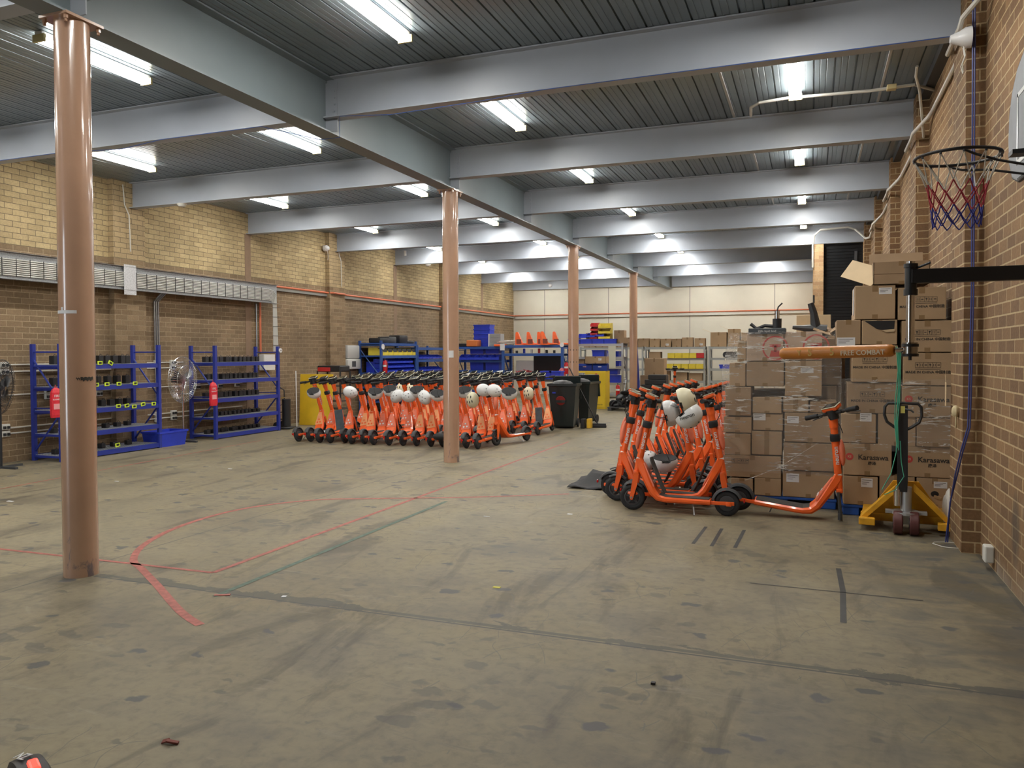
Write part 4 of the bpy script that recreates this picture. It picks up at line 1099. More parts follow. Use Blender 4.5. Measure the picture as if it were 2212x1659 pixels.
for k in range(14): b.box(random.uniform(-.24, .24), random.uniform(-.1, .1), .03+random.uniform(0, .06), .14, .02, .02, (random.uniform(-.4, .4), random.uniform(-.5, .5), random.uniform(0, 3)))
o = solo(b, 'red_parts', mat('dull_red', (.40, .05, .06), .5), 'heap of small dull red parts in front of the grey drawer box', 'parts', loc=(-7.45, 20.5, 1.0)); o['kind'] = 'stuff'
# orange noses
def nose(x, y, rz, label):
    t = thing('scooter_nose', label, 'scooter part', (x, y, 1.795), rz, 'orange scooter noses on the workbench')
    b = MB(); b.loft([[(-.10, -.09, 0), (.12, -.09, 0), (.12, .09, 0), (-.10, .09, 0)], [(-.10, -.085, .17), (.04, -.085, .17), (.04, .085, .17), (-.10, .085, .17)], [(-.10, -.05, .33), (-.02, -.05, .33), (-.02, .05, .33), (-.10, .05, .33)], [(-.09, -.04, .36), (-.04, -.04, .36), (-.04, .04, .36), (-.09, .04, .36)]])
    b.build('nose_shell', M_orange, t, True)
    MB().b2(-.065, .07, -.093, -.082, .03, .16).build('nose_recess', mat('recess_brown', (.22, .05, .03), .6), t)
    MB().tube([(.10, 0, .03), (.32, 0, .02), (.4, .02, .02)], .025, 8).build('nose_rail', M_orange, t, True)
for i, (u, r) in enumerate([(1122, .15), (1146, .2), (1169, .1), (1176, .5), (1202, .2)]):
    p = at(u, 735, 'y', 20.5 if i != 3 else 20.25); nose(p.x, p.y, r, 'orange scooter nose part, %s from the left on top of the workbench' % ORD[i])
b = MB()
for k in range(10): b.tube([(random.uniform(-.4, .4), random.uniform(-.1, .1), .02+k*.012) for _ in range(4)], .012, 5)
o = solo(b, 'cable_heap', M_pvc, 'tangle of pale cables on top of the workbench, left end', 'cables', loc=(-7.95, 20.75, 1.80)); o['kind'] = 'stuff'
solo(MB().cyl((0, 0, 0), (0, -.02, 0), .06, seg=20), 'round_sign', M_white, 'round white sign on the right post of the workbench', 'sign', loc=(-6.32, 20.36, 1.79))
solo(MB().b2(-.07, .07, -.01, 0, -.09, .09), 'paper_notice', M_paper, 'square white notice on the left post of the workbench', 'sign', loc=(-8.05, 20.35, 1.74))
for i in range(6):
    x = -7.7+.22*i; h = random.uniform(.06, .15)
    solo(MB().cyl((0, 0, 0), (0, 0, h), .035, seg=12), 'supply_tub', (M_dgrey, M_bin, M_white, M_red, M_black, M_dgrey)[i], 'small tub on the narrow upper workbench shelf, %s from the left' % ORD[i], 'tub', True, (x, 20.55, 1.565), 'tubs on the workbench shelf')
# pink bag on the right post, blue bins at the end of the scooter block
b = MB(); b.sph((0, 0, 0), 1, (.11, .07, .2), 12); solo(b, 'pink_bag', mat('pink_plastic', (.75, .20, .24), .35, var=.4, vscale=25), 'red and white plastic bag tied at the right foot of the workbench', 'bag', True, (-6.31, 20.33, .97))
for i, (u, v) in enumerate(((1183, 812), (1203, 806))):
    p = at(u, v+8, 'y', 18.6); crate('plastic_crate', M_bin, .28, .3, .2, 'blue bin resting behind the last scooters, %s' % ('left one', 'right one')[i], (p.x, 18.6, .92), 0, 'blue bins behind the scooters', prm=.1)
solo(MB().b2(-6.75, -5.35, 18.35, 18.9, .86, .915).b2(-6.7, -6.64, 18.4, 18.46, 0, .86).b2(-5.46, -5.4, 18.4, 18.46, 0, .86).b2(-6.7, -6.64, 18.8, 18.86, 0, .86).b2(-5.46, -5.4, 18.8, 18.86, 0, .86), 'low_table', M_dgrey, 'dark low table behind the last scooters of the left block', 'table')

# ------------------------------------------------------------------ wheelie bins, broom, hand trolley
M_wb = mat('bin_dark_green', (.014, .022, .022), .38)
def wheelie(x, y, rz, label, H=.93):
    t = thing('wheelie_bin', label, 'bin', (x, y, 0), rz, 'dark wheelie bins')
    b = MB(); s = []
    for z, w, d in ((.03, .21, .22), (.06, .22, .24), (H-.06, .285, .31), (H-.05, .31, .33), (H, .31, .33), (H, .28, .30), (.1, .2, .2)):
        s.append([(-w, -d, z), (w, -d, z), (w, d, z), (-w, d, z)])
    b.loft(s); b.build('bin_body', M_wb, t, False)
    b = MB(); b.box(0, .28, H-.10, .6, .03, .5, (.18, 0, 0), .01); b.build('bin_lid', M_wb, t)
    for q in (-.24, .24): MB().cyl((q-.02, .25, .09), (q+.02, .25, .09), .09, seg=18).build('bin_wheel', M_rubber, t, True)
    b = MB(); b.sph((-.05, 0, H-.03), 1, (.24, .22, .10), 12); b.build('bin_liner', M_black, t, True)
    return t
w1 = wheelie(-4.83, 15.75, .12, 'nearer dark green wheelie bin with a faded red round emblem')
MB().cyl((-.03, -.322, .58), (-.03, -.309, .585), .10, seg=24).build('round_emblem', mat('faded_red', (.28, .03, .03), .5), w1)
MB().b2(-.13, .07, -.327, -.312, .54, .60).build('emblem_band', M_wb, w1)
MB().b2(-.20, -.13, -.335, -.325, .73, .76).build('blue_sticker', M_bin, w1)
wheelie(-4.78, 16.95, -.1, 'farther dark wheelie bin behind the one with the emblem')
t = thing('broom', 'black push broom leaning on the wheelie bins', 'broom', (-4.17, 15.95, 0), .2)
MB().cyl((-.62, .25, 1.25), (0, 0, .07), .012, seg=8).build('broom_handle', M_black, t, True)
MB().box(0, 0, .06, .34, .07, .05, None, .01).box(0, 0, .025, .36, .09, .05, None, .01).build('broom_head', M_rubber, t)
t = thing('hand_trolley', 'chrome handled yellow hand trolley before the flammables cabinet', 'trolley', (-5.45, 19.4, 0), .1)
MB().tube([(-.17, 0, .1), (-.17, .03, .8), (-.12, .04, .92), (.12, .04, .92), (.17, .03, .8), (.17, 0, .1)], .013, 8).build('trolley_handle', M_chrome, t, True)
MB().b2(-.2, .2, -.2, .0, .03, .05).b2(-.17, .17, -.01, .01, .1, .30).build('toe_plate', mat('machine_yellow', (.75, .45, .03), .4), t)
for q in (-.2, .2): MB().cyl((q-.02, .03, .07), (q+.02, .03, .07), .07, seg=16).build('trolley_wheel', M_rubber, t, True)
for i, x in enumerate((-4.42, -4.30)):
    b = MB().box(0, 0, .1, .09, .16, .2, None, .015); o = solo(b, 'yellow_drill', (M_black, mat('machine_yellow', (.75, .45, .03), .4))[i], ('black battery tool on the floor right of the nearer wheelie bin', 'yellow battery tool on the floor right of the nearer wheelie bin')[i], 'tool', loc=(x, 15.72+.05*i, 0))

# flammables cabinet
M_cab = mat('cabinet_yellow', (.78, .55, .03), .4)
t = thing('safety_cabinet', 'yellow flammables cabinet with a red diamond sign', 'cabinet', (-5.755, 21.3, 0))
MB().b2(-.405, .405, 0, .50, 0, 1.06, .006).build('cabinet_body', M_cab, t)
d1 = MB().b2(-.39, -.175, -.018, 0, .05, 1.03, .003).build('cabinet_door', M_cab, t); d2 = MB().b2(-.165, .39, -.018, 0, .05, 1.03, .003).build('cabinet_door', M_cab, t)
MB().box(-.02, -.03, .62, .07, .02, .09, None, .006).build('door_latch', M_black, d2)
pl_ = MB().box(.145, -.0205, .90, .155, .003, .155, (0, PI/4, 0)).build('diamond_sign', mat('sign_red', (.62, .08, .04), .4), d2)
MB().prism([(.145-.02, .905), (.145+.02, .905), (.145+.026, .93), (.145+.006, .975), (.145-.004, .955), (.145-.026, .93)], 'y', -.0245, -.0222).build('flame_mark', M_ktext, pl_)
text('FLAMMABLE', .018, M_wtext, pl_, (.145, -.0225, .885), (PI/2, 0, 0)); text('LIQUID', .018, M_wtext, pl_, (.145, -.0225, .868), (PI/2, 0, 0))
pn = MB().b2(-.38, -.185, -.0215, -.018, .76, 1.01).build('notice_panel', M_paper, d1)
MB().b2(-.37, -.195, -.023, -.0215, .965, 1.0).build('notice_header', M_ktext, pn)
text('HAZARD', .032, M_wtext, pn, (-.283, -.0236, .981), (PI/2, 0, 0), bold=True)
for k in range(4): MB().b2(-.36, -.21-.02*(k % 2), -.0225, -.0215, .93-.042*k, .942-.042*k).build('notice_line', M_ktext, pn)
text('OIL & CO', .038, M_ktext, d2, (.245, -.0195, .125), (PI/2, 0, 0), bold=True)
for i, x in enumerate((-5.97, -5.53)):
    tb = thing('tool_box', ('dull blue metal tool box on the left of the yellow cabinet top', 'shiny blue metal tool box on the right of the yellow cabinet top')[i], 'tool box', (x, 21.5, 1.065), 0, 'blue tool boxes')
    mt = mat('toolbox_blue', (.02, .05, .30), .2, .3)
    MB().prism([(-.12, 0), (.12, 0), (.12, .14), (.07, .20), (-.07, .20), (-.12, .14)], 'x', -.205, .205).build('box_shell', mt, tb)
    MB().b2(-.05, .05, -.135, -.12, .10, .13).build('box_clasp', M_chrome, tb)
o = carton(-5.95, -5.35, 21.35, 21.7, 1.27, 1.47, 'open brown box of tools standing on the blue tool boxes', open_=True)
label_on(o, .13, .12, .09, .07, .35)
carton(-6.75, -6.38, 22.8, 23.1, 1.173, 1.43, 'tall brown box leaning behind the strapped column', m=M_card2)
solo(MB().b2(-.11, .11, -.004, .004, -.33, .33), 'cream_notice', mat('cream_board', (.62, .62, .50), .5), 'tall cream notice board hung on the grey shelving', 'sign', loc=at(1322, 771, 'y', 22.7))

# grey shelving behind the cabinet
rack('grey_shelving', 'grey metal shelving bay behind the yellow cabinet', 22.75, 23.3, -7.0, -5.2, 1.86, [.15, .68, 1.17, 1.45, 1.84], M_alu, False, 'grey shelving bays', along='x', shelfmat=M_alu)
cr = [(-5.5, 1.455, .34, .16), (-5.95, 1.455, .38, .2), (-5.5, 1.175, .38, .15), (-5.95, 1.175, .38, .18), (-5.5, .685, .42, .22), (-5.55, .92, .38, .16)]
for i, (x, z, w, h) in enumerate(cr): crate('plastic_crate', M_bin, w, .36, h, 'blue crate on the grey shelving behind the cabinet, %s counted downwards' % ORD[i], (x, 23.0, z), 0, 'blue crates on the grey shelving', prm=.04)
for i in range(4): crate('plastic_crate', M_bin, .36, .36, .14, 'shallow blue crate on top of the grey shelving, %s from the left' % ORD[i], (-6.7+.37*i, 23.0, 1.845), 0, 'shallow blue crates on the grey shelving', prm=.03)
bins('b4', M_bin, .26, .34, .13, [(-6.72+.27*i, 23.0, 2.0+.02*i) for i in range(4)], 0, lambda i: 'blue open-front bin stacked above the shallow crates, %s from the left' % ORD[i], 'blue bins above the shallow crates')
for k in range(4): bins('r1', M_red, .22, .3, .12, [(-6.09, 23.0, 1.99+.122*k)], 0, lambda i, k=k: 'red open-front bin, %s from the bottom of the red stack' % ORD[k], 'red bin stack')
for k in range(3): bins('y2', M_yel, .36, .34, .155, [(-5.77+.0*k, 23.0, 1.99+.158*k)], 0, lambda i, k=k: 'yellow open-front bin, %s from the bottom of the yellow stack' % ORD[k], 'yellow bin stack')
for i, (x0, x1, z1) in enumerate(((-6.45, -6.1, 2.18), (-5.5, -5.2, 2.24), (-5.2, -4.9, 2.02))): carton(x0, x1, 23.25 if i < 1 else 22.95, 23.6 if i < 1 else 23.3, 1.845, z1, 'worn brown box on the grey shelving top, %s' % ('behind the blue bins', 'right of the yellow bins', 'hanging over the right post')[i], m=M_card2)
# far grey shelving
GM = mat('light_grey_shelf', (.42, .44, .44), .45, .4)
rack('grey_shelving', 'long grey shelving along the back wall with yellow bins', 26.7, 27.3, -5.3, -3.33, 1.78, [.15, .62, 1.02, 1.38, 1.76], GM, False, 'grey shelving bays', along='x', shelfmat=GM)
rack('grey_shelving', 'slotted grey shelving at the right of the long one, beside the wrapped pallet', 26.7, 27.3, -3.17, -1.5, 1.78, [.15, .62, 1.03, 1.39, 1.76], GM, False, 'grey shelving bays', along='x', shelfmat=GM)
rack('grey_shelving', 'grey shelving behind the farthest column', 26.7, 27.3, -7.6, -5.4, 1.78, [.15, .62, 1.02, 1.38, 1.76], GM, False, 'grey shelving bays', along='x', shelfmat=GM)
bins('y3', M_yel, .235, .34, .17, [(-4.42+.24*i, 26.8, 1.385) for i in range(4)], PI, lambda i: 'yellow bin, %s from the left on the upper shelf of the long grey shelving' % ORD[i], 'yellow bins on the long grey shelving')
bins('y3', M_yel, .235, .34, .17, [(-4.70+.245*i, 26.8, 1.025) for i in range(6)], PI, lambda i: 'yellow bin, %s from the left on the middle shelf of the long grey shelving' % ORD[i], 'yellow bins on the long grey shelving')
bins('r2', M_red, .25, .34, .17, [(-3.46, 26.8, 1.385)], PI, lambda i: 'red bin at the right end of the upper yellow bin row', 'red bins on the long grey shelving')
for i, (x0, x1, z1, mm) in enumerate([(-7.5, -7.1, 2.0, 0), (-7.05, -6.6, 2.1, 1), (-6.5, -6.1, 2.04, 0), (-6.05, -5.6, 2.06, 1), (-5.57, -5.2, 2.06, 1), (-5.17, -4.83, 2.05, 0), (-4.79, -4.45, 2.045, 0), (-4.41, -4.1, 2.04, 1), (-4.08, -3.72, 2.08, 0), (-3.66, -3.32, 2.05, 0)]):
    o = carton(x0, x1, 26.75, 27.1, 1.765, z1, 'brown box on top of the back wall shelving, %s from the left' % ORD[i], 'brown boxes on the back wall shelving', M_card2 if mm else M_card)
    if i % 3 == 0: label_on(o, .05, .08, .1, .07, .35)
for i, (x0, x1, z1) in enumerate([(-3.14, -2.62, 2.24), (-2.58, -2.2, 2.34), (-2.15, -1.8, 2.22)]):
    o = carton(x0, x1, 26.75, 27.2, 1.765, z1, 'tall brown box on the slotted grey shelving, %s from the left' % ORD[i], 'tall boxes on the slotted shelving', M_card)
    MB().box(-(x1-x0)/2-.14, 0, z1-1.765+.06, .30, .3, .004, (0, .42, 0)).build('open_flap', M_cardin, o)
crate('plastic_crate', M_bin, 1.1, .4, .13, 'long blue tray on the slotted grey shelving', (-2.3, 26.95, 1.035), 0, None, prm=.02)
solo(MB().box(0, 0, .1, .7, .35, .2, None, .08), 'black_parts_bag', M_dgrey, 'dark bag of cables on the slotted grey shelving', 'bag', True, (-2.4, 26.95, 1.395))
for i, (x0, x1, z0, z1) in enumerate([(-5.2, -4.8, 1.385, 1.6), (-3.95, -3.4, 1.2, 1.36), (-4.5, -4.0, 1.2, 1.36), (-4.3, -3.9, .625, .9), (-3.85, -3.4, .625, .88), (-5.0, -4.5, .625, .95)]):
    if z0 == 1.2: continue
    carton(x0, x1, 26.75, 27.1, z0, z1, 'brown box inside the long grey shelving, %s' % ORD[i], 'boxes inside the long grey shelving', M_card2, tape=False)
carton(-4.78, -4.18, 23.9, 24.4, .88, 1.40, 'large plain brown box stacked in front of the long grey shelving')
carton(-4.9, -4.1, 23.85, 24.45, .45, .875, 'wide brown box under the large plain one', m=M_card2); carton(-4.95, -4.05, 23.85, 24.45, 0, .445, 'lowest brown box under the wide one', m=M_card2)
for i, (x, r) in enumerate(((-4.97, 0), (-4.82, .06))):
    o = solo(MB().b2(-.035, .035, -.03, .03, 0, 1.82), 'blue_post', M_blue, ('blue steel post standing right of the farthest column', 'second blue steel post leaning beside the first')[i], 'post', loc=(x, 23.4, 0)); o.rotation_euler = (0, -r, 0)
# lone scooter behind the group
put_scooter(SPROT[0], -3.62, 23.1, PI/2+.3, 'single orange electric scooter standing far back before the grey shelving', 'scooters at the back', 0)
# pile of scooter wheels and tyres on a low cage
t = thing('low_pallet', 'low dark pallet carrying the pile of tyres', 'pallet', (-4.55, 21.2, 0))
for x in (-.55, 0, .55): MB().b2(x-.05, x+.05, -.45, .45, 0, .08).build('bearer', M_dgrey, t)
for k in range(5): MB().b2(-.62, .62, -.45+.2*k, -.35+.2*k, .08, .1).build('deck_board', M_dgrey, t)
def tyre(p, rot, lab, first_=[None]):
    if first_[0] is None:
        b = MB(); b.lathe([(.075, -.02), (.10, -.026), (.12, -.015), (.125, 0), (.12, .015), (.10, .026), (.075, .02), (.075, -.02)], seg=20); o = b.build('tyre_ring', M_rubber, None, True, p)
        MB().lathe([(.0, -.012), (.074, -.014), (.074, .014), (.0, .012)], seg=14).build('hub', M_dgrey, o, True); o.rotation_euler = rot; tag(o, lab, 'tyre', 'pile of dark tyres'); first_[0] = o
    else: dup(first_[0], p, rot, lab)
rt = random.Random(9)
for i in range(34):
    lay = 0 if i < 12 else (1 if i < 22 else (2 if i < 30 else 3))
    tyre((-4.55+rt.uniform(-.55+.1*lay, .55-.1*lay), 21.15+rt.uniform(-.32, .32), .16+.11*lay), (rt.uniform(.2, 1.4), rt.uniform(-.4, .4), rt.uniform(0, 6)), 'dark scooter tyre, %s %s of the pile on the low pallet' % (ORD[i if i < 12 else (i-12 if i < 22 else (i-22 if i < 30 else i-30))], ('in the bottom layer', 'in the second layer', 'in the third layer', 'on the very top')[lay]))
carton(-4.6, -3.95, 22.7, 23.2, 0, .5, 'brown box under the black cases right of the farthest column', m=M_card2)
for i in range(3): solo(MB().box(0, 0, .07, .72-.1*i, .45, .14, None, .02), 'black_case', M_black, 'black case, %s from the bottom of the pile right of the farthest column' % ORD[i], 'case', loc=(-4.28+.05*i, 22.95, .502+.142*i), group='black cases behind the tyres')
# ------------------------------------------------------------------ palletised cartons on the right
def blue_pallet(x0, x1, y0, y1, label):
    t = thing('plastic_pallet', label, 'pallet', ((x0+x1)/2, (y0+y1)/2, 0), 0, 'blue plastic pallets')
    w, d = (x1-x0)/2, (y1-y0)/2; mb_ = mat('pallet_blue', (.02, .09, .38), .5)
    MB().b2(-w, w, -d, d, .075, .10, .004).build('pallet_top', mb_, t)
    for i in (-1, 0, 1):
        for j in (-1, 0, 1): MB().box(i*(w-.08), j*(d-.08), .038, .15, .15, .076, None, .01).build('pallet_foot', mb_, t)
blue_pallet(-.82, .24, 8.32, 9.4, 'blue plastic pallet under the film-wrapped left box stack')
blue_pallet(.28, 1.18, 8.10, 9.2, 'blue plastic pallet under the right box stack')
YLs, YRs = 8.30, 8.10
def ctn(key, px, y, d, label, grp, m=None, lab=None, tape='v', tilt=0, z0=None, open_=False):
    x0, z1 = at((px[0]), (px[1]+px[3])/2, 'y', y).x, at((px[0]+px[2])/2, px[1], 'y', y).z
    x1, zb = at((px[2]), (px[1]+px[3])/2, 'y', y).x, at((px[0]+px[2])/2, px[3], 'y', y).z
    if z0 is not None: zb = z0
    o = carton(x0+.003, x1-.003, y, y+d, zb+.002, z1-.002, label, grp, m, 0, False, open_)
    w, h = x1-x0, z1-zb
    if tape == 'v':
        MB().b2(-.024, .024, -d/2-.0015, -d/2+.001, h*.80, h-.002).build('packing_tape', M_tape, o); MB().b2(-.024, .024, -d/2-.0015, -d/2+.001, 0, h*.14).build('packing_tape', M_tape, o)
    elif tape == 'f': MB().b2(-.024, .024, -d/2-.0015, -d/2+.001, 0, h-.002).build('packing_tape', M_tape, o)
    if lab: label_on(o, lab[0]*w, lab[1]*h, lab[2], lab[3], d)
    if tilt: o.rotation_euler = (0, 0, tilt)
    return o, w, h, d
GL, GR = 'cartons of the film-wrapped left stack', 'cartons of the right stack'
def LB(pos): return 'film-wrapped carton of the left stack, %s' % pos
L = [((1612, 720, 1693, 780), 'left of the top pair with red ring', 'card_pale', None), ((1694, 716, 1777, 778), 'right of the top pair with red ring', 'card_pale', None),
     ((1592, 735, 1612, 782), 'narrow one at the top left edge', None, None), ((1612, 781, 1694, 835), 'big one below the left ring carton', None, None), ((1695, 779, 1776, 856), 'big one below the right ring carton', None, (.1, .72, .12, .05)),
     ((1575, 784, 1611, 835), 'narrow one left of the big pair', None, None), ((1566, 836, 1623, 898), 'left edge below the bulge', None, None), ((1625, 858, 1689, 893), 'directly under the big left carton', None, None),
     ((1691, 857, 1747, 891), 'directly under the big right carton', None, None), ((1749, 868, 1809, 892), 'small flat one at the right edge', None, None),
     ((1563, 900, 1624, 935), 'left edge with film bunched on it, mid height', None, None), ((1626, 894, 1692, 930), 'mid height with a white label at its top left', None, (-.28, .8, .12, .07)),
     ((1694, 892, 1807, 956), 'wide one at mid right with a white label', None, (-.33, .75, .11, .07)), ((1564, 936, 1622, 983), 'left edge just above the long carton', None, None),
     ((1623, 931, 1690, 983), 'second column just above the long carton', None, None), ((1692, 957, 1801, 1017), 'wide one at lower right with a carry handle cut', None, None),
     ((1564, 984, 1688, 1032), 'long flat one with small shipping marks', None, None), ((1690, 1018, 1803, 1088), 'bottom right with a white label', None, (-.3, .72, .12, .085)),
     ((1578, 1033, 1627, 1088), 'bottom left corner', None, None), ((1629, 1033, 1688, 1088), 'bottom middle', None, None)]
M_cpale = mat('card_pale', (.50, .37, .27), .7, var=.08)
LO = []
for i, (px, pos, m, lab) in enumerate(L):
    LO.append(ctn('L', px, YLs+(.05 if px[1] < 790 else 0)+.012*(i % 3), .5, LB(pos), GL, M_cpale if m else (M_card if i % 3 else M_card2), lab, 'f' if i in (8, 14) else 'v', 0, .102 if px[3] > 1080 else None))
# second row of cartons behind
for i, (x, z0, z1) in enumerate(((-.55, .10, .62), (.0, .10, .62), (-.5, .63, 1.15), (.0, .63, 1.2), (-.38, 1.21, 1.74), (.04, 1.21, 1.70))):
    carton(x-.25, x+.25, 8.86, 9.36, z0, z1, 'carton in the rear row of the film-wrapped left stack, %s' % ('bottom left', 'bottom right', 'middle left', 'middle right', 'top left', 'top right')[i], GL, M_card2, tape=False)
# ring prints and shipping marks
M_rprint = mat('red_print', (.50, .06, .05), .6)
def ring(o, d, u, v, r):
    b = MB(); a = -d/2-.002; n = 28
    for k in range(n):
        A, B = 2*PI*k/n, 2*PI*(k+1)/n
        b.quad((u+r*math.cos(A), a, v+r*math.sin(A)), (u+r*math.cos(B), a, v+r*math.sin(B)), (u+r*.88*math.cos(B), a, v+r*.88*math.sin(B)), (u+r*.88*math.cos(A), a, v+r*.88*math.sin(A)))
    b.quad((u-r*.45, a, v-r*.7), (u+r*.45, a, v-r*.7), (u+r*.3, a, v-r*.2), (u-r*.3, a, v-r*.2)); b.quad((u-r*.1, a, v-r*.3), (u+r*.1, a, v-r*.3), (u+r*.1, a, v+r*.2), (u-r*.1, a, v+r*.2))
    b.quad((u-r*.4, a, v+r*.05), (u+r*.4, a, v+r*.05), (u+r*.45, a, v+r*.3), (u-r*.45, a, v+r*.3))
    b.build('ring_print', M_rprint, o)
ring(LO[0][0], .5, .10, .13, .125); ring(LO[1][0], .5, .12, .13, .125)
def icons(o, d, u, v, s=1.):
    p = MB(); a = -d/2-.002; w = .21*s; h = .045*s
    for z_ in (-h/2, h/2): p.b2(u-w/2, u+w/2, a, a+.001, v+z_-.0012, v+z_+.0012)
    for k in range(7): x = u-w/2+w*k/6; p.b2(x-.0012, x+.0012, a, a+.001, v-h/2, v+h/2)
    for k in range(6):
        x = u-w/2+w*(k+.5)/6
        if k % 3 == 0: p.b2(x-.003, x+.003, a, a+.001, v-.012*s, v+.004*s).b2(x-.008, x+.008, a, a+.001, v+.004*s, v+.012*s)
        elif k % 3 == 1: p.b2(x-.009, x-.006, a, a+.001, v-.012*s, v+.012*s).b2(x+.006, x+.009, a, a+.001, v-.012*s, v+.012*s)
        else: p.b2(x-.009, x+.009, a, a+.001, v-.003, v+.004)
    p.b2(u-w/2, u+w/2, a, a+.001, v-h*.85, v-h*.78)
    p.build('shipping_symbols', M_ktext, o)
icons(LO[16][0], .5, -.12, .17, .8)
MB().b2(-.12, -.02, -.252, -.2505, .03, .24).build('handle_cut', M_card2, LO[15][0])

R_ = [('A', (1886, 564, 2010, 614), 'open-topped, crowning the stack with flaps raised', None, None), ('B1', (1846, 616, 1935, 690), 'second layer left with white labels', None, (.25, .82, .11, .06)), ('B2', (1939, 620, 2045, 691), 'second layer right behind the chrome pole', None, None),
      ('C1', (1861, 691, 1939, 745), 'torn open at the top with black bags inside', None, None), ('C0', (1806, 691, 1860, 745), 'standing out at the left of the torn carton', None, (-.1, .12, .16, .08)), ('C2', (1947, 692, 2061, 761), 'third layer right, printed in black', None, None),
      ('D1', (1840, 746, 1940, 826), 'fourth layer left under the orange bar', None, None), ('D2', (1950, 762, 2060, 833), 'fourth layer right, printed in black', None, None),
      ('E1', (1830, 827, 1940, 893), 'fifth layer left, faint print under film', None, None), ('E2', (1948, 834, 2060, 902), 'fifth layer right with a brand name print', None, None),
      ('F1', (1817, 894, 1893, 957), 'sixth layer left with a white label', None, (.2, .88, .10, .08)), ('F2', (1896, 894, 1979, 964), 'sixth layer middle behind the jack handle', None, None), ('F3', (1980, 903, 2063, 966), 'sixth layer right', None, None),
      ('G1', (1821, 958, 1927, 1028), 'seventh layer left with a red round logo', None, None), ('G2', (1950, 965, 2058, 1032), 'seventh layer right with a red round logo', None, None),
      ('H1', (1821, 1029, 1897, 1096), 'bottom left with a white label', None, (.18, .78, .10, .085)), ('H2', (1899, 1029, 1977, 1096), 'bottom middle behind the jack', None, None), ('H3', (1979, 1033, 2060, 1096), 'bottom right with a torn hole', None, (.15, .78, .11, .06))]
RO = {}
for i, (k, px, pos, m, lab) in enumerate(R_):
    RO[k] = ctn('R', px, YRs+.01*(i % 3)+(.04 if k in ('A', 'B1', 'B2') else 0), .52, 'brown carton of the right stack, %s' % pos, GR, M_card if i % 4 else M_card2, lab, 'v', 0, .102 if px[3] > 1090 else None, k == 'A')
def kanji(o, d, body, u, v, s, m=M_ktext): text(body, s, m, o, (u, -d/2-.0012, v), (PI/2, 0, 0), bold=True)
for k in ('B2', 'C2', 'D1', 'D2', 'E1'):
    o, w, h, d = RO[k]; icons(o, d, .0 if k != 'B2' else .02, h*.62, 1.0); kanji(o, d, 'MADE IN CHINA \u4e2d\u56fd\u5236\u9020', 0, h*.40, .032)
for k in ('E2', 'G1', 'G2'):
    o, w, h, d = RO[k]; kanji(o, d, 'Karasawa', .05, h*.56, .068); kanji(o, d, '\u5510\u6cfd', .04, h*.38, .036)
    c = MB().cyl((-.155, -d/2-.002, h*.57), (-.155, -d/2, h*.57), .034, seg=24).build('round_logo', M_rprint, o); kanji(c, .0, 'KS', -.155, h*.57, .03, M_cardin); c.children[0].location.y = -d/2-.003
# flaps of the top carton
o, w, h, d = RO['A']
b = MB(); b.box(0, d/2+.02, h+.07, w, .005, .14, (-.35, 0, 0)); b.build('raised_flap', M_card2, o)
b = MB(); b.box(-w/2-.085, -.02, h-.075, .20, d*.8, .005, (.55, -.95, .25)); b.build('raised_flap', M_cardin, o)
b = MB(); b.box(.0, -d/2-.003, h-.10, w*.98, .004, .03); b.build('folded_flap', M_card2, o)
# torn carton: black bags in the opening
o, w, h, d = RO['C1']
b = MB(); b.prism([(-w*.42, h-.01), (w*.42, h-.01), (w*.40, h*.62), (w*.1, h*.58), (-.02, h*.62), (-w*.25, h*.8)], 'y', -d/2-.004, -d/2+.001); b.build('torn_opening', M_black, o)
b = MB(); b.prism([(w*.05, h*.58), (w*.42, h*.62), (w*.42, h*.52), (w*.18, h*.50)], 'y', -d/2-.012, -d/2-.004); b.build('torn_flap', M_cardin, o)
o, w, h, d = RO['H3']
b = MB(); b.sph((.0, -d/2, h*.48), 1, (.035, .004, .028), 10); b.build('torn_hole', M_black, o); MB().box(.02, -d/2-.01, h*.38, .06, .004, .03, (.4, .3, 0)).build('torn_flap', M_cardin, o)
o, w, h, d = RO['B1']; MB().b2(-w/2-.003, -w/2-.001, -.12, .03, .05, h-.02).build('side_label', M_paper, o)
carton(.16, .33, 8.9, 9.3, .102, 1.72, 'tall narrow carton standing in the gap between the two stacks', GR, M_card2, tape=False)
for i, (x, z0, z1) in enumerate(((.55, .10, .75), (.98, .10, .75), (.6, .76, 1.4), (.98, .76, 1.4), (.6, 1.41, 1.95), (.98, 1.41, 1.9))):
    carton(x-.2, x+.2, 8.68, 9.18, z0, z1, 'carton in the rear row of the right stack, %s' % ('bottom left', 'bottom right', 'middle left', 'middle right', 'top left', 'top right')[i], GR, M_card2, tape=False)
# odd parts on top of the wrapped stack
zt = 1.73
o = solo(MB().box(0, 0, .03, .36, .2, .06, None, .008), 'dark_flat_box', mat('slate_box', (.06, .07, .08), .6), 'dark flat box with white print lying on the left stack top', 'box', loc=(-.42, 8.42, zt+.01)); text('20A rapid lead', .03, M_wtext, o, (-.0, -.1015, .03), (PI/2, 0, 0))
t = thing('scooter_fork', 'black scooter fork with a chrome tube standing on the wrapped stack', 'scooter part', (-.33, 8.5, zt+.07))
MB().cyl((0, 0, 0), (0, 0, .10), .045, seg=14).build('fork_base', M_black, t, True); MB().cyl((0, 0, .10), (0, 0, .18), .025, seg=12).build('chrome_tube', M_chrome, t, True)
MB().tube([(0, 0, .18), (.01, 0, .22), (.05, 0, .26)], .008, 5).build('loose_wire', M_black, t); MB().tube([(0, 0, .02), (-.12, 0, .03), (-.2, .0, .0), (-.26, 0, .05)], .02, 6).build('fork_arm', M_black, t, True)
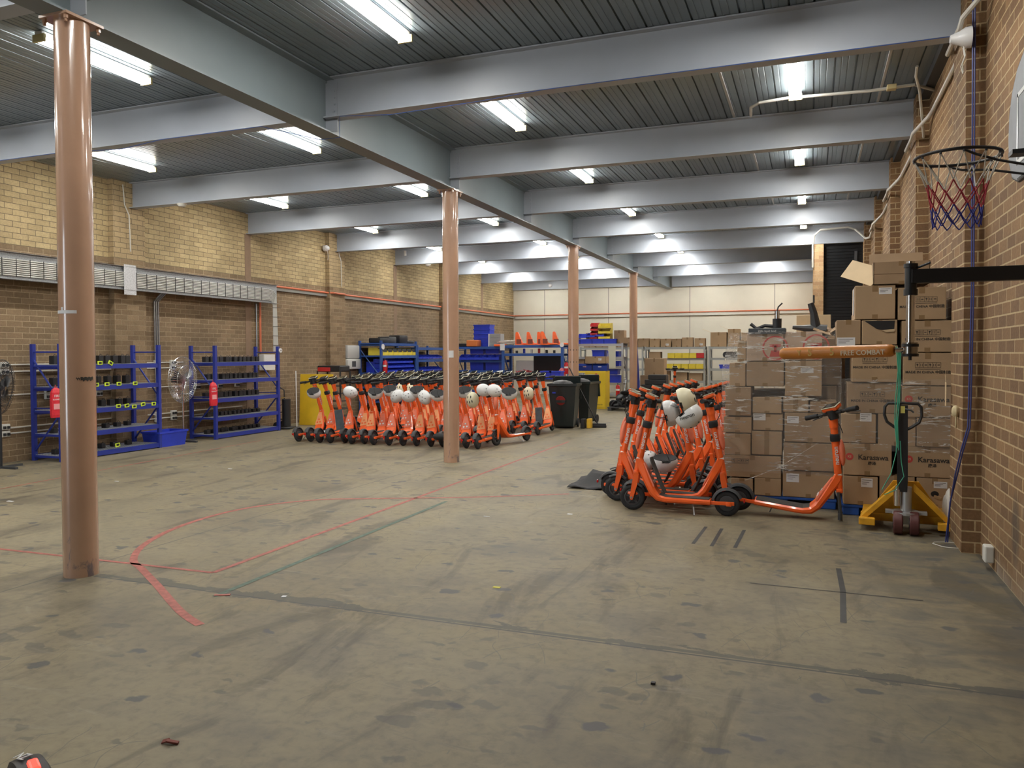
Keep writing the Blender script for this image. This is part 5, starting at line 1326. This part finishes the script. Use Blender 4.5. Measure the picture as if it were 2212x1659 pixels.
t = thing('scooter_mudguard', 'black curved scooter mudguard part on the wrapped stack, right of the fork', 'scooter part', (.02, 8.5, zt+.02))
MB().tube([(-.2, 0, .06), (-.1, 0, .05), (.0, 0, .04), (.12, 0, .02)], [.02, .03, .05, .06], 8).build('guard_shell', M_black, t, True); MB().tube([(.02, 0, .06), (.0, 0, .2), (-.03, 0, .3)], [.05, .035, .03], 8).build('guard_stem', M_black, t, True)
MB().cyl((.0, 0, .3), (0, 0, .38), .01, seg=6).build('guard_pin', M_black, t)
solo(MB().box(0, 0, .1, .34, .3, .2, None, .004), 'cardboard_box', M_cardin, 'pale open carton behind the black scooter parts on the stack', 'box', loc=(.02, 9.05, 1.75))
solo(MB().box(0, 0, .05, .2, .25, .005, (.3, .35, 0)).box(.1, 0, .06, .12, .25, .005, (.1, -.6, 0)), 'cardboard_flap', M_card2, 'crumpled cardboard flap on the right end of the wrapped stack', 'cardboard', loc=(.12, 8.5, zt+.0))

# stretch film -----------------------------------------------------
def film_mat():
    m, nt, b = new_mat('stretch_film'); out = nt.nodes['Material Output']
    g = nt.nodes.new('ShaderNodeNewGeometry')
    n1 = noise(nt, g.outputs['Position'], 9, 7, 1.0, .66, (.5, .5, 4.2)); n2 = noise(nt, g.outputs['Position'], 2.2, 3)
    f = math_node(nt, 'MULTIPLY', math_node(nt, 'SUBTRACT', n1, .555), 22, clamp=True); f2 = math_node(nt, 'MULTIPLY', math_node(nt, 'SUBTRACT', n2, .40), 6, clamp=True)
    f = math_node(nt, 'MULTIPLY', f, f2)
    fac = math_node(nt, 'MULTIPLY_ADD', f, .89, .11)
    tr = nt.nodes.new('ShaderNodeBsdfTransparent'); gl = nt.nodes.new('ShaderNodeBsdfGlossy'); gl.inputs['Roughness'].default_value = .3; gl.inputs['Color'].default_value = (.95, .95, .95, 1)
    df = nt.nodes.new('ShaderNodeBsdfDiffuse'); df.inputs['Color'].default_value = (.95, .94, .90, 1)  # white diffuse streaks paint the tube highlights into the film's colour
    mx0 = nt.nodes.new('ShaderNodeMixShader'); mx0.inputs[0].default_value = .5; nt.links.new(gl.outputs[0], mx0.inputs[1]); nt.links.new(df.outputs[0], mx0.inputs[2])
    bp = nt.nodes.new('ShaderNodeBump'); bp.inputs['Strength'].default_value = 1; bp.inputs['Distance'].default_value = .16
    nt.links.new(n1, bp.inputs['Height']); nt.links.new(bp.outputs['Normal'], gl.inputs['Normal'])
    mx = nt.nodes.new('ShaderNodeMixShader'); nt.links.new(fac, mx.inputs[0]); nt.links.new(tr.outputs[0], mx.inputs[1]); nt.links.new(mx0.outputs[0], mx.inputs[2])
    nt.links.new(mx.outputs[0], out.inputs['Surface'])
    return m
M_film = film_mat()
def film(name, x0, x1, y0, y1, z0, z1, label, top_in=0., seed=1):
    b = MB(); rd = random.Random(seed); nz = 26; per = []
    nseg = 14
    pts = [(x0+(x1-x0)*i/nseg, y0) for i in range(nseg)]+[(x1, y0+(y1-y0)*i/8) for i in range(8)]+[(x1-(x1-x0)*i/nseg, y1) for i in range(nseg)]+[(x0, y1-(y1-y0)*i/8) for i in range(8)]
    cx, cy = (x0+x1)/2, (y0+y1)/2; rings = []
    for j in range(nz+1):
        z = z0+(z1-z0)*j/nz; k = 1-top_in*max(0, (j/nz-.72))/.28
        rings.append([b.bm.verts.new((cx+(px_-cx)*(k if px_ < cx else 1)+rd.uniform(-.004, .004), cy+(py_-cy)+rd.uniform(-.005, .003), z+rd.uniform(-.004, .004))) for px_, py_ in pts])
    n = len(pts)
    for A, B in zip(rings, rings[1:]):
        for k in range(n): b.bm.faces.new((A[k], A[(k+1) % n], B[(k+1) % n], B[k]))
    o = b.build(name, M_film, None, True); tag(o, label, 'stretch film'); return o
film('stretch_film', -.855, .275, YLs-.015, 9.40, .34, 1.76, 'clear stretch film wound around the left box stack', .12, 3)
film('stretch_film', .262, 1.195, YRs-.03, 9.22, .63, 1.30, 'clear stretch film wound around the middle of the right box stack', 0, 5)
b = MB(); b.tube([(-.60, 7.98, .30), (-.3, 8.1, .42), (.0, 8.22, .62), (.12, 8.27, .70)], [.012, .008, .010, .004], 6, flat=.3); solo(b, 'film_tail', M_film, 'stretched tail of clear film running down to the scooter deck', 'stretch film', True)

# ------------------------------------------------------------------ pallet jack with green cord
M_jack = mat('jack_yellow', (.72, .36, .02), .45, var=.2, vscale=10)
JX, JY = .765, 7.45
t = thing('pallet_jack', 'yellow hand pallet jack with a black handle, parked before the right stack', 'pallet jack', (JX, JY, 0), -.08)
for s in (-1, 1):
    MB().b2(s*.27-.08*(1), s*.27+.08, .25, 1.25, .065, .115, .008).build('fork', M_jack, t)
    MB().loft([[(s*.06, .02, .42), (s*.06, .08, .42), (s*.06, .08, .36), (s*.06, .02, .36)], [(s*.36, .03, .10), (s*.36, .20, .10), (s*.36, .20, .05), (s*.36, .03, .05)]]).build('brace_arm', M_jack, t)
    MB().b2(s*.37-.13*(s > 0), s*.37+.13*(s < 0), -.04, .03, .05, .11, .006).build('front_lip', M_jack, t)
MB().b2(-.36, .36, .20, .26, .05, .12, .006).build('cross_bar', M_jack, t)
MB().loft([[(-.10, .10, .43), (.10, .10, .43), (.10, .14, .43), (-.10, .14, .43)], [(-.30, .2, .12), (.30, .2, .12), (.30, .24, .12), (-.30, .24, .12)]]).build('back_plate', M_jack, t)
MB().cyl((0, 0, .16), (0, 0, .40), .045, seg=18).build('hydraulic_pump', M_alu, t, True)
MB().cyl((-.07, -.04, .24), (-.07, -.04, .38), .028, seg=14).cyl((-.07, -.04, .36), (-.07, -.04, .41), .016, seg=10).build('pump_piston', M_chrome, t, True)
MB().cyl((0, 0, .17), (0, 0, .19), .12, seg=24).b2(-.16, .16, -.05, .03, .172, .196).build('turntable', M_alu, t)
for s in (-.062, .062):
    b = MB(); b.lathe([(.0, -.036), (.092, -.036), (.099, -.028), (.099, .028), (.092, .036), (.0, .036)], axis='x', seg=24); b.build('steer_wheel', mat('maroon_poly', (.10, .03, .028), .5), t, True, (s, -.06, .099))
    MB().lathe([(.0, -.040), (.05, -.040), (.05, .040), (.0, .040)], (s, -.06, .099), 'x', 16).build('wheel_hub', M_dgrey, t, True)
MB().b2(-.03, .03, -.07, -.02, .09, .17).build('wheel_bracket', M_alu, t)
hx = bpy.data.objects.new('tiller', None); COL.objects.link(hx); hx.parent = t; hx.location = (-.03, -.02, .36); hx.rotation_euler = (-.02, 0, 0); hx.scale = (.82, 1, .86)
MB().loft([[(-.045, -.03, 0), (.045, -.03, 0), (.045, .03, 0), (-.045, .03, 0)], [(-.05, -.03, .10), (.05, -.03, .10), (.05, .03, .10), (-.05, .03, .10)], [(-.05, -.018, .26), (.05, -.018, .26), (.05, .018, .26), (-.05, .018, .26)], [(-.045, -.018, .86), (.045, -.018, .86), (.045, .018, .86), (-.045, .018, .86)]]).build('tiller_bar', M_black, hx, True)
MB().tube([(0, 0, .60), (-.08, 0, .64), (-.15, 0, .69), (-.175, 0, .76), (-.17, 0, .84), (-.14, 0, .875), (0, 0, .88), (.14, 0, .875), (.17, 0, .84), (.175, 0, .76), (.15, 0, .69), (.08, 0, .64), (0, 0, .60)], .015, 8).build('loop_handle', M_black, hx, True)
MB().tube([(.02, -.02, .82), (.07, -.03, .815), (.10, -.03, .79)], .01, 6).build('release_lever', M_dgrey, hx)
MB().b2(-.022, .018, -.0205, -.0185, .78, .85).build('yellow_sticker', mat('sticker_yellow', (.75, .7, .2), .5), hx)
M_cord = mat('green_cord', (.06, .36, .23), .5)
cx_, cy_ = at(1942, 800, 'y', 7.30).x, 7.30
b = MB()
for k in range(4):
    o_ = .012*k-.018
    b.tube([(cx_+o_, 7.36, 1.60-.01*k), (cx_+.01+o_*.5, 7.38, 1.40), (cx_+.012*math.sin(k*2)+o_, 7.38, 1.15), (cx_-.012+o_*.6, 7.37, .95), (cx_+.01*math.cos(k)+o_, 7.36, .78-.02*k)], .0042, 5)
b.tube([(cx_, 7.37, .95), (cx_-.01, 7.36, .70), (cx_-.05, 7.35, .52), (cx_-.12, 7.34, .38), (cx_-.10, 7.34, .34), (cx_-.02, 7.35, .38), (cx_+.05, 7.36, .50), (cx_+.03, 7.37, .62), (cx_+.02, 7.37, .80)], .0042, 5)
solo(b, 'green_cord', M_cord, 'long green cord looped over the pole and hanging down the jack handle', 'cord', True)
# white heater-like unit and white cord by the pilaster
t = thing('floor_fan_cover', 'white oval plastic unit leaning on the wall right of the pallet jack', 'appliance', (1.12, 7.62, 0))
b = MB(); b.sph((0, 0, .19), 1, (.045, .13, .19), 16); b.build('unit_shell', M_wplas, t, True); b = MB(); b.sph((-.035, 0, .19), 1, (.02, .085, .13), 14); b.build('unit_grille', mat('pale_grey', (.45, .44, .41), .5), t, True)
b = MB(); b.tube([(.80+.2*math.cos(a)*(.6+.1*math.sin(3*a)), 7.1+.10*math.sin(a), .006) for a in [k*.5 for k in range(13)]], .004, 5); solo(b, 'white_lead', M_pvc, 'loop of thin white cord on the floor beside the pallet jack', 'cord', True, (.25, -.02, 0))

# ------------------------------------------------------------------ striking bar on its wall arm
A = at(1966, 757, 'y', 4.46); ax_, ay_ = A.x, 4.46
zt_ = at(1962, 565, 'y', 4.46).z
t = thing('sparring_bar', 'wall-mounted spinning bar trainer: black arm, chrome pole and orange padded bar', 'boxing trainer', (ax_, ay_, 0))
MB().b2(0, XR-ax_, -.032, .032, 1.935-.035, 1.935+.035, .004).build('wall_arm', M_black, t)
MB().b2(XR-ax_-.012, XR-ax_, -.10, .10, 1.78, 2.09).build('wall_plate', M_black, t)
MB().cyl((0, 0, 1.535), (0, 0, zt_), .021, seg=20).build('pole', M_chrome, t, True)
MB().cyl((0, 0, 1.845), (0, 0, 1.995), .028, seg=20).cyl((0, 0, 1.84), (0, 0, 1.87), .033, seg=20).cyl((0, 0, 1.98), (0, 0, 2.0), .033, seg=20).build('sleeve', M_black, t, True)
MB().cyl((.02, 0, 1.975), (.085, -.03, 2.0), .006, seg=8).build('clamp_lever', M_black, t)
MB().cyl((0, 0, 1.53), (0, 0, 1.60), .036, seg=20).build('bearing_housing', mat('dark_chrome', (.35, .33, .3), .25, 1), t, True)
for z in (1.535, 1.585): MB().cyl((0, 0, z-.006), (0, 0, z+.008), .040, seg=20).build('housing_ring', M_black, t, True)
MB().cyl((0, 0, 1.51), (0, 0, 1.535), .008, seg=8).build('bottom_bolt', M_black, t)
pl0 = at(1932, 757, 'y', 4.45); pl1 = Vector((-.16, 4.74, 1.545)); pr = pl0-Vector((ax_, ay_, 0)); pe = pl1-Vector((ax_, ay_, 0))
MB().cyl((0, 0, pr.z+.005), pr, .012, seg=10).build('bar_stub', M_chrome, t, True)
M_bar = mat('orange_vinyl', (.62, .22, .03), .4, var=.12, vscale=12, bump=.15, bscale=60)
dv = (pe-pr).normalized(); n_ = 8
b = MB(); rads = [.022, .031, .033, .033, .033, .033, .031, .024]; fr = [0, .02, .05, .3, .6, .95, .98, 1]
b.tube([pr+(pe-pr)*f_ for f_ in fr], rads, 20); bar = b.build('padded_bar', M_bar, t, True)
side = Vector((0, 0, 1)).cross(-dv).normalized(); mm = Matrix((-dv, Vector((0, 0, 1)), (-dv).cross(Vector((0, 0, 1))))).transposed()
mid = pr+(pe-pr)*.24; nn = (-dv).cross(Vector((0, 0, 1))).normalized()
text('FREE COMBAT', .036, mat('faded_print', (.72, .60, .42), .6), bar, mid+nn*.0335+Vector((0, 0, -.008)), mm.to_euler(), bold=True)
text('5', .055, mat('gold_print', (.60, .38, .08), .5), bar, pr+(pe-pr)*.50+nn*.0335, mm.to_euler(), bold=True); text('S', .055, MATS['gold_print'], bar, pr+(pe-pr)*.70+nn*.0335, mm.to_euler(), bold=True)
text('Y', .04, MATS['gold_print'], bar, pr+(pe-pr)*.80+nn*.0335, mm.to_euler(), bold=True)

# ------------------------------------------------------------------ basketball hoop
t = thing('basketball_hoop', 'wall-mounted basketball hoop with a grey rounded backboard and red white blue net', 'basketball hoop', (XR-.004, 5.06, 0))
M_bb = mat('backboard_grey', (.20, .21, .23), .55, var=.15)
poly = []
for yy, zz in ((-.50, 2.70), (-.42, 2.60), (-.30, 2.56), (.30, 2.56), (.42, 2.60), (.50, 2.70), (.52, 2.85), (.50, 2.99), (.44, 3.10), (.32, 3.20), (.12, 3.27), (-.12, 3.27), (-.32, 3.20), (-.44, 3.10), (-.50, 2.99), (-.52, 2.85)): poly.append((yy, zz))
MB().prism(poly, 'x', -.10, -.07).build('backboard', M_bb, t)
rim = [(yy*1.012, 2.9+(zz-2.9)*1.02) for yy, zz in poly]
MB().tube([(-.085, a, b_) for a, b_ in rim], .014, 8, True).build('board_edge', M_dgrey, t, True)
MB().b2(-.103, -.10, -.3, .3, 2.64, 2.665).b2(-.103, -.10, -.3, -.275, 2.64, 3.05).b2(-.103, -.10, .275, .3, 2.64, 3.05).b2(-.103, -.10, -.3, .3, 3.03, 3.055).build('board_lines', M_white, t)
for s in (-.3, .3): MB().b2(-.07, 0, s-.03, s+.03, 2.75, 2.8).build('wall_bracket', M_dgrey, t)
RC = Vector((-.46, -.05, 2.64)); RR = .215
MB().tube([(RC.x+RR*math.cos(2*PI*k/40), RC.y+RR*math.sin(2*PI*k/40), RC.z) for k in range(40)], .009, 8, True).build('rim', M_black, t, True)
for s in (-1, 1): MB().tube([(-.10, s*.10-.03, RC.z-.10), (-.28, s*.12-.03, RC.z-.055), (-.40, s*.20-.03, RC.z-.03), (-.47, s*.225-.03, RC.z)], .007, 6).build('rim_brace', M_black, t, True)
MB().b2(-.20, -.10, -.08, .02, RC.z-.012, RC.z+.012).b2(-.115, -.10, -.1, .04, RC.z-.14, RC.z+.03).build('rim_bracket', M_black, t)
M_nw = mat('net_white', (.62, .60, .54), .8); M_nr = mat('net_red', (.38, .03, .05), .8); M_nb = mat('net_blue', (.03, .035, .26), .8)
n = 12; lev = [(RC.z-.01, RR), (RC.z-.15, .155), (RC.z-.22, .140), (RC.z-.28, .130), (RC.z-.34, .125), (RC.z-.39, .12)]
for nm, m, ls in (('net_top', M_nw, (0,)), ('net_middle', M_nr, (1, 2)), ('net_bottom', M_nb, (3, 4))):
    b = MB()
    for l in ls:
        for k in range(n):
            z0_, r0 = lev[l]; z1_, r1 = lev[l+1]; of = (l % 2)*.5
            for s in (-.5, .5):
                a0, a1 = 2*PI*(k+of)/n, 2*PI*(k+of+s)/n
                b.tube([(RC.x+r0*math.cos(a0), RC.y+r0*math.sin(a0), z0_), (RC.x+(r0+r1)/2*.97*math.cos((a0+a1)/2), RC.y+(r0+r1)/2*.97*math.sin((a0+a1)/2), (z0_+z1_)/2-.006), (RC.x+r1*math.cos(a1), RC.y+r1*math.sin(a1), z1_)], .0034, 5)
    b.build(nm, m, t, True)
for k in range(n):
    a = 2*PI*k/n; MB().cyl((RC.x+RR*math.cos(a), RC.y+RR*math.sin(a), RC.z-.018), (RC.x+RR*math.cos(a), RC.y+RR*math.sin(a), RC.z-.006), .007, seg=6).build('net_hook', M_black, t)

# ------------------------------------------------------------------ right wall services
PX = XR-.15
def swoop(y0, y1, z, lab):
    return svc(MB().tube([(XR-.03, y0, z), (XR-.03, y1-.75, z), (XR-.05, y1-.60, z-.02), (PX-.03, y1-.42, z-.14), (PX-.03, y1-.30, z-.17), (PX-.03, y1+.26, z-.17), (PX+.02, y1+.42, z-.10), (XR-.03, y1+.6, z-.02), (XR-.03, y1+.8, z)], .020, 8), 'conduit', M_pvc, lab, 'pipe', True)
swoop(2.5, 7.14, 4.18, 'white conduit bending around the nearest right-hand pilaster')
swoop(7.9, 10.21, 4.12, 'white conduit bending around the second right-hand pilaster')
swoop(11.0, 13.28, 4.08, 'white conduit bending around the third right-hand pilaster')
swoop(14.1, 16.35, 4.05, 'white conduit bending around the fourth right-hand pilaster')
svc(MB().tube([(XR-.02, 16.6, 4.1), (XR-.02, 16.6, .3)], .018, 6), 'conduit', M_dgrey, 'dark vertical conduit on the right wall by the roller door', 'pipe', True)
# conduit drawn across the ceiling bay
p = [at(1622, 250, 'z', 4.36), at(1622, 232, 'z', 4.36), at(1640, 222, 'z', 4.36), at(1700, 212, 'z', 4.36), at(1880, 196, 'z', 4.36), at(1975, 183, 'z', 4.36), at(2020, 195, 'z', 4.36)]
svc(MB().tube(p, .017, 8), 'conduit', M_pvc, 'cream conduit crossing under the ceiling behind the second right beam', 'pipe', True)
q = at(1926, 189, 'z', 4.34); solo(MB().box(0, 0, 0, .09, .09, .05, None, .005), 'junction_box', mat('yellowed_plastic', (.60, .50, .26), .5), 'yellowed junction box on the ceiling conduit', 'electrical box', loc=q)
svc(MB().tube([(.98, 8.9, 4.43), (.98, 9.0, 4.36), (1.05, 9.3, 4.30), (1.16, 9.9, 3.98), (1.17, 10.0, 3.93)], .014, 6), 'conduit', M_pvc, 'white flexible pipe looping from the ceiling to the right wall', 'pipe', True)
p = [(.02, YS-.03, 3.5), (.02, YS-.03, 4.0), (.05, YS-.12, 4.22), (.18, YS-.14, 4.33), (.75, YS-.14, 4.36), (.9, YS-.14, 4.3), (1.1, YS-.4, 4.05), (1.14, YS-1.1, 3.98), (1.17, YS-1.5, 4.1)]
svc(MB().tube(p, .022, 8), 'conduit', M_pvc, 'pale conduit arching over the dark roller door', 'pipe', True)
for i, (x, y) in enumerate(((-.9, 9.35), (.7, 9.35), (-.8, 12.4), (.65, 12.4), (-.7, 15.4), (.62, 15.4))):
    svc(MB().b2(x-.012, x+.012, 7.3+3.07*int(i/2)+(2.9 if 0 else 0), 7.3+3.07*int(i/2)+2.75, ZC-.03, ZC-.008), 'ceiling_strip', mat('pale_strip', (.45, .45, .43), .5), 'thin pale strip along a ceiling rib, %s of six in the right bays' % ORD[i], 'strip')
# motion sensor with dangling wires and the blue cable on the near pilaster
t = thing('alarm_sensor', 'white motion sensor high on the nearest right pilaster', 'sensor', (PX+.02, 6.80, 3.92))
MB().lathe([(0, -.12), (.03, -.12), (.05, -.06), (.075, -.02), (.08, .02), (.0, .02)], (0, 0, 0), 'x', 18).build('sensor_body', M_white, t, True)
for s in (-.012, .02): MB().tube([(-.03, s, -.07), (-.02, s-.01, -.14), (-.04, s*2, -.2), (-.03, s, -.26)], .004, 5).build('loose_lead', M_pvc, t)
M_bl = mat('blue_lead', (.035, .05, .22), .5)
for i, dx in enumerate((0, .014)):
    svc(MB().tube([(PX+.05+dx, 6.80, 4.2), (PX+.055+dx, 6.795, 3.0), (PX+.06+dx, 6.795, 2.0), (PX+.05+dx, 6.795, 1.2), (PX+.045+dx, 6.795, .98), (PX-.0+dx, 6.79, .80), (PX-.02+dx, 6.9, .6), (PX-.03, 7.05+dx, .35), (PX-.05+dx, 7.12, .02)], .006, 6), 'data_cable', M_bl, ('left strand of the blue cable pair running down the near right pilaster', 'right strand of the blue cable pair running down the near right pilaster')[i], 'cable', True)
t = thing('power_outlet', 'cream power outlet low on the right wall in front of the pilaster', 'power outlet', (XR, 6.42, .06))
MB().box(-.03, 0, .05, .06, .10, .12, None, .01).build('outlet_plate', M_wplas, t)
b = MB(); b.sph((0, 0, 0), 1, (.03, .045, .05), 8); b.tube([(0, -.02, -.02), (.0, -.03, -.09), (0, -.01, -.13)], .007, 5); solo(b, 'foam_lump', mat('foam_cream', (.60, .50, .30), .8), 'yellowish expanding foam lump on the near pilaster', 'foam', True, (PX-.0, 7.05, 1.08))
o = solo(MB().box(0, 0, -.10, .006, .05, .20, None, .002).tube([(0, 0, 0), (0, .02, .06), (0, 0, .1)], .003, 4), 'hanging_tag', M_cardin, 'pale tag hanging from the left edge of the near pilaster', 'tag', loc=(PX-.02, 7.40, 1.30))

# ------------------------------------------------------------------ scooter wheel and mudguard with a red lamp at the lower left corner
pc = at(66, 1644, 'z', .285)
t = thing('parked_scooter', 'black scooter rear wheel and mudguard with a glowing red lamp in the near corner', 'scooter wheel', (pc.x, pc.y, .130))
b = MB(); sec = []
for i in range(14):
    a = .25+1.9*i/13; c, s = math.cos(a), math.sin(a); R = .15
    sec.append([Vector((c*q*1.0, y, s_q)) for q, y, s_q in ((R-.02, -.045, s*(R-.02)), (R, -.035, s*R), (R+.008, 0, s*(R+.008)), (R, .035, s*R), (R-.02, .045, s*(R-.02)), (R-.01, 0, s*(R-.01)))])
b.loft(sec)
mg = b.build('guard_shell', M_black, t, True)
lamp = MB().box(.035, 0, .158, .045, .028, .018, (0, .25, 0), .007).build('tail_lamp', mat('red_lamp', (.8, .02, .02), .3, emit=(1, .05, .03), estr=2.5), mg)
text('NZ', .042, M_wtext, mg, (-.040, -.012, .1555), (.12, -.27, .2), bold=True)
MB().lathe([(.06, -.03), (.10, -.035), (.125, -.02), (.13, 0), (.125, .02), (.10, .035), (.06, .03)], axis='y', seg=24).build('tyre', M_rubber, t, True)
t.rotation_euler = (0, 0, -.45); t.scale = (1.25, 1.1, 1.0)

# ------------------------------------------------------------------ small litter on the slab
def bit(u, v, w, d, m, nm, lab, h=.003, r=0):
    p = at(u, v, 'z', 0); o = solo(MB().box(0, 0, h/2, w, d, h), nm, m, lab, 'litter', loc=(p.x, p.y, .0005)); o.rotation_euler = (0, 0, r)
bit(614, 1289, .03, .03, M_paper, 'paper_scrap', 'small white paper square lying on the floor joint', .003, .3)
bit(1073, 1269, .05, .03, mat('leaf_yellow', (.55, .5, .06), .7), 'yellow_scrap', 'small yellow fleck on the open floor', .002)
bit(1231, 1111, .05, .03, M_paper, 'paper_scrap', 'white scrap on the thin floor crack near the right scooters')
bit(1051, 1116, .06, .012, M_paper, 'paper_scrap', 'white sliver on the floor right of the green line')
bit(252, 1040, .06, .02, M_paper, 'paper_scrap', 'white scrap on the floor right of the nearest column')
bit(497, 1013, .06, .02, M_paper, 'paper_scrap', 'white scrap on the floor before the farther blue rack')
bit(22, 1083, .08, .03, M_paper, 'paper_scrap', 'white scrap on the floor left of the nearest column')
p = at(367, 1607, 'z', 0); o = solo(MB().box(.01, 0, .007, .05, .022, .008, (0, .25, .2), .003).box(-.02, .004, .008, .03, .02, .006, (.3, -.3, 0), .002), 'red_scrap', mat('brown_red', (.18, .035, .02), .7), 'curled dark red scrap on the front floor', 'litter', loc=(p.x, p.y, .002)); o.rotation_euler = (0, 0, .3)
bit(1411, 1478, .02, .02, M_black, 'black_scrap', 'small black screw-like bit on the front floor', .01)
bit(480, 1286, .10, .03, M_tr, 'tape_scrap', 'torn end of red tape at the foot of the green line', .004, .5)
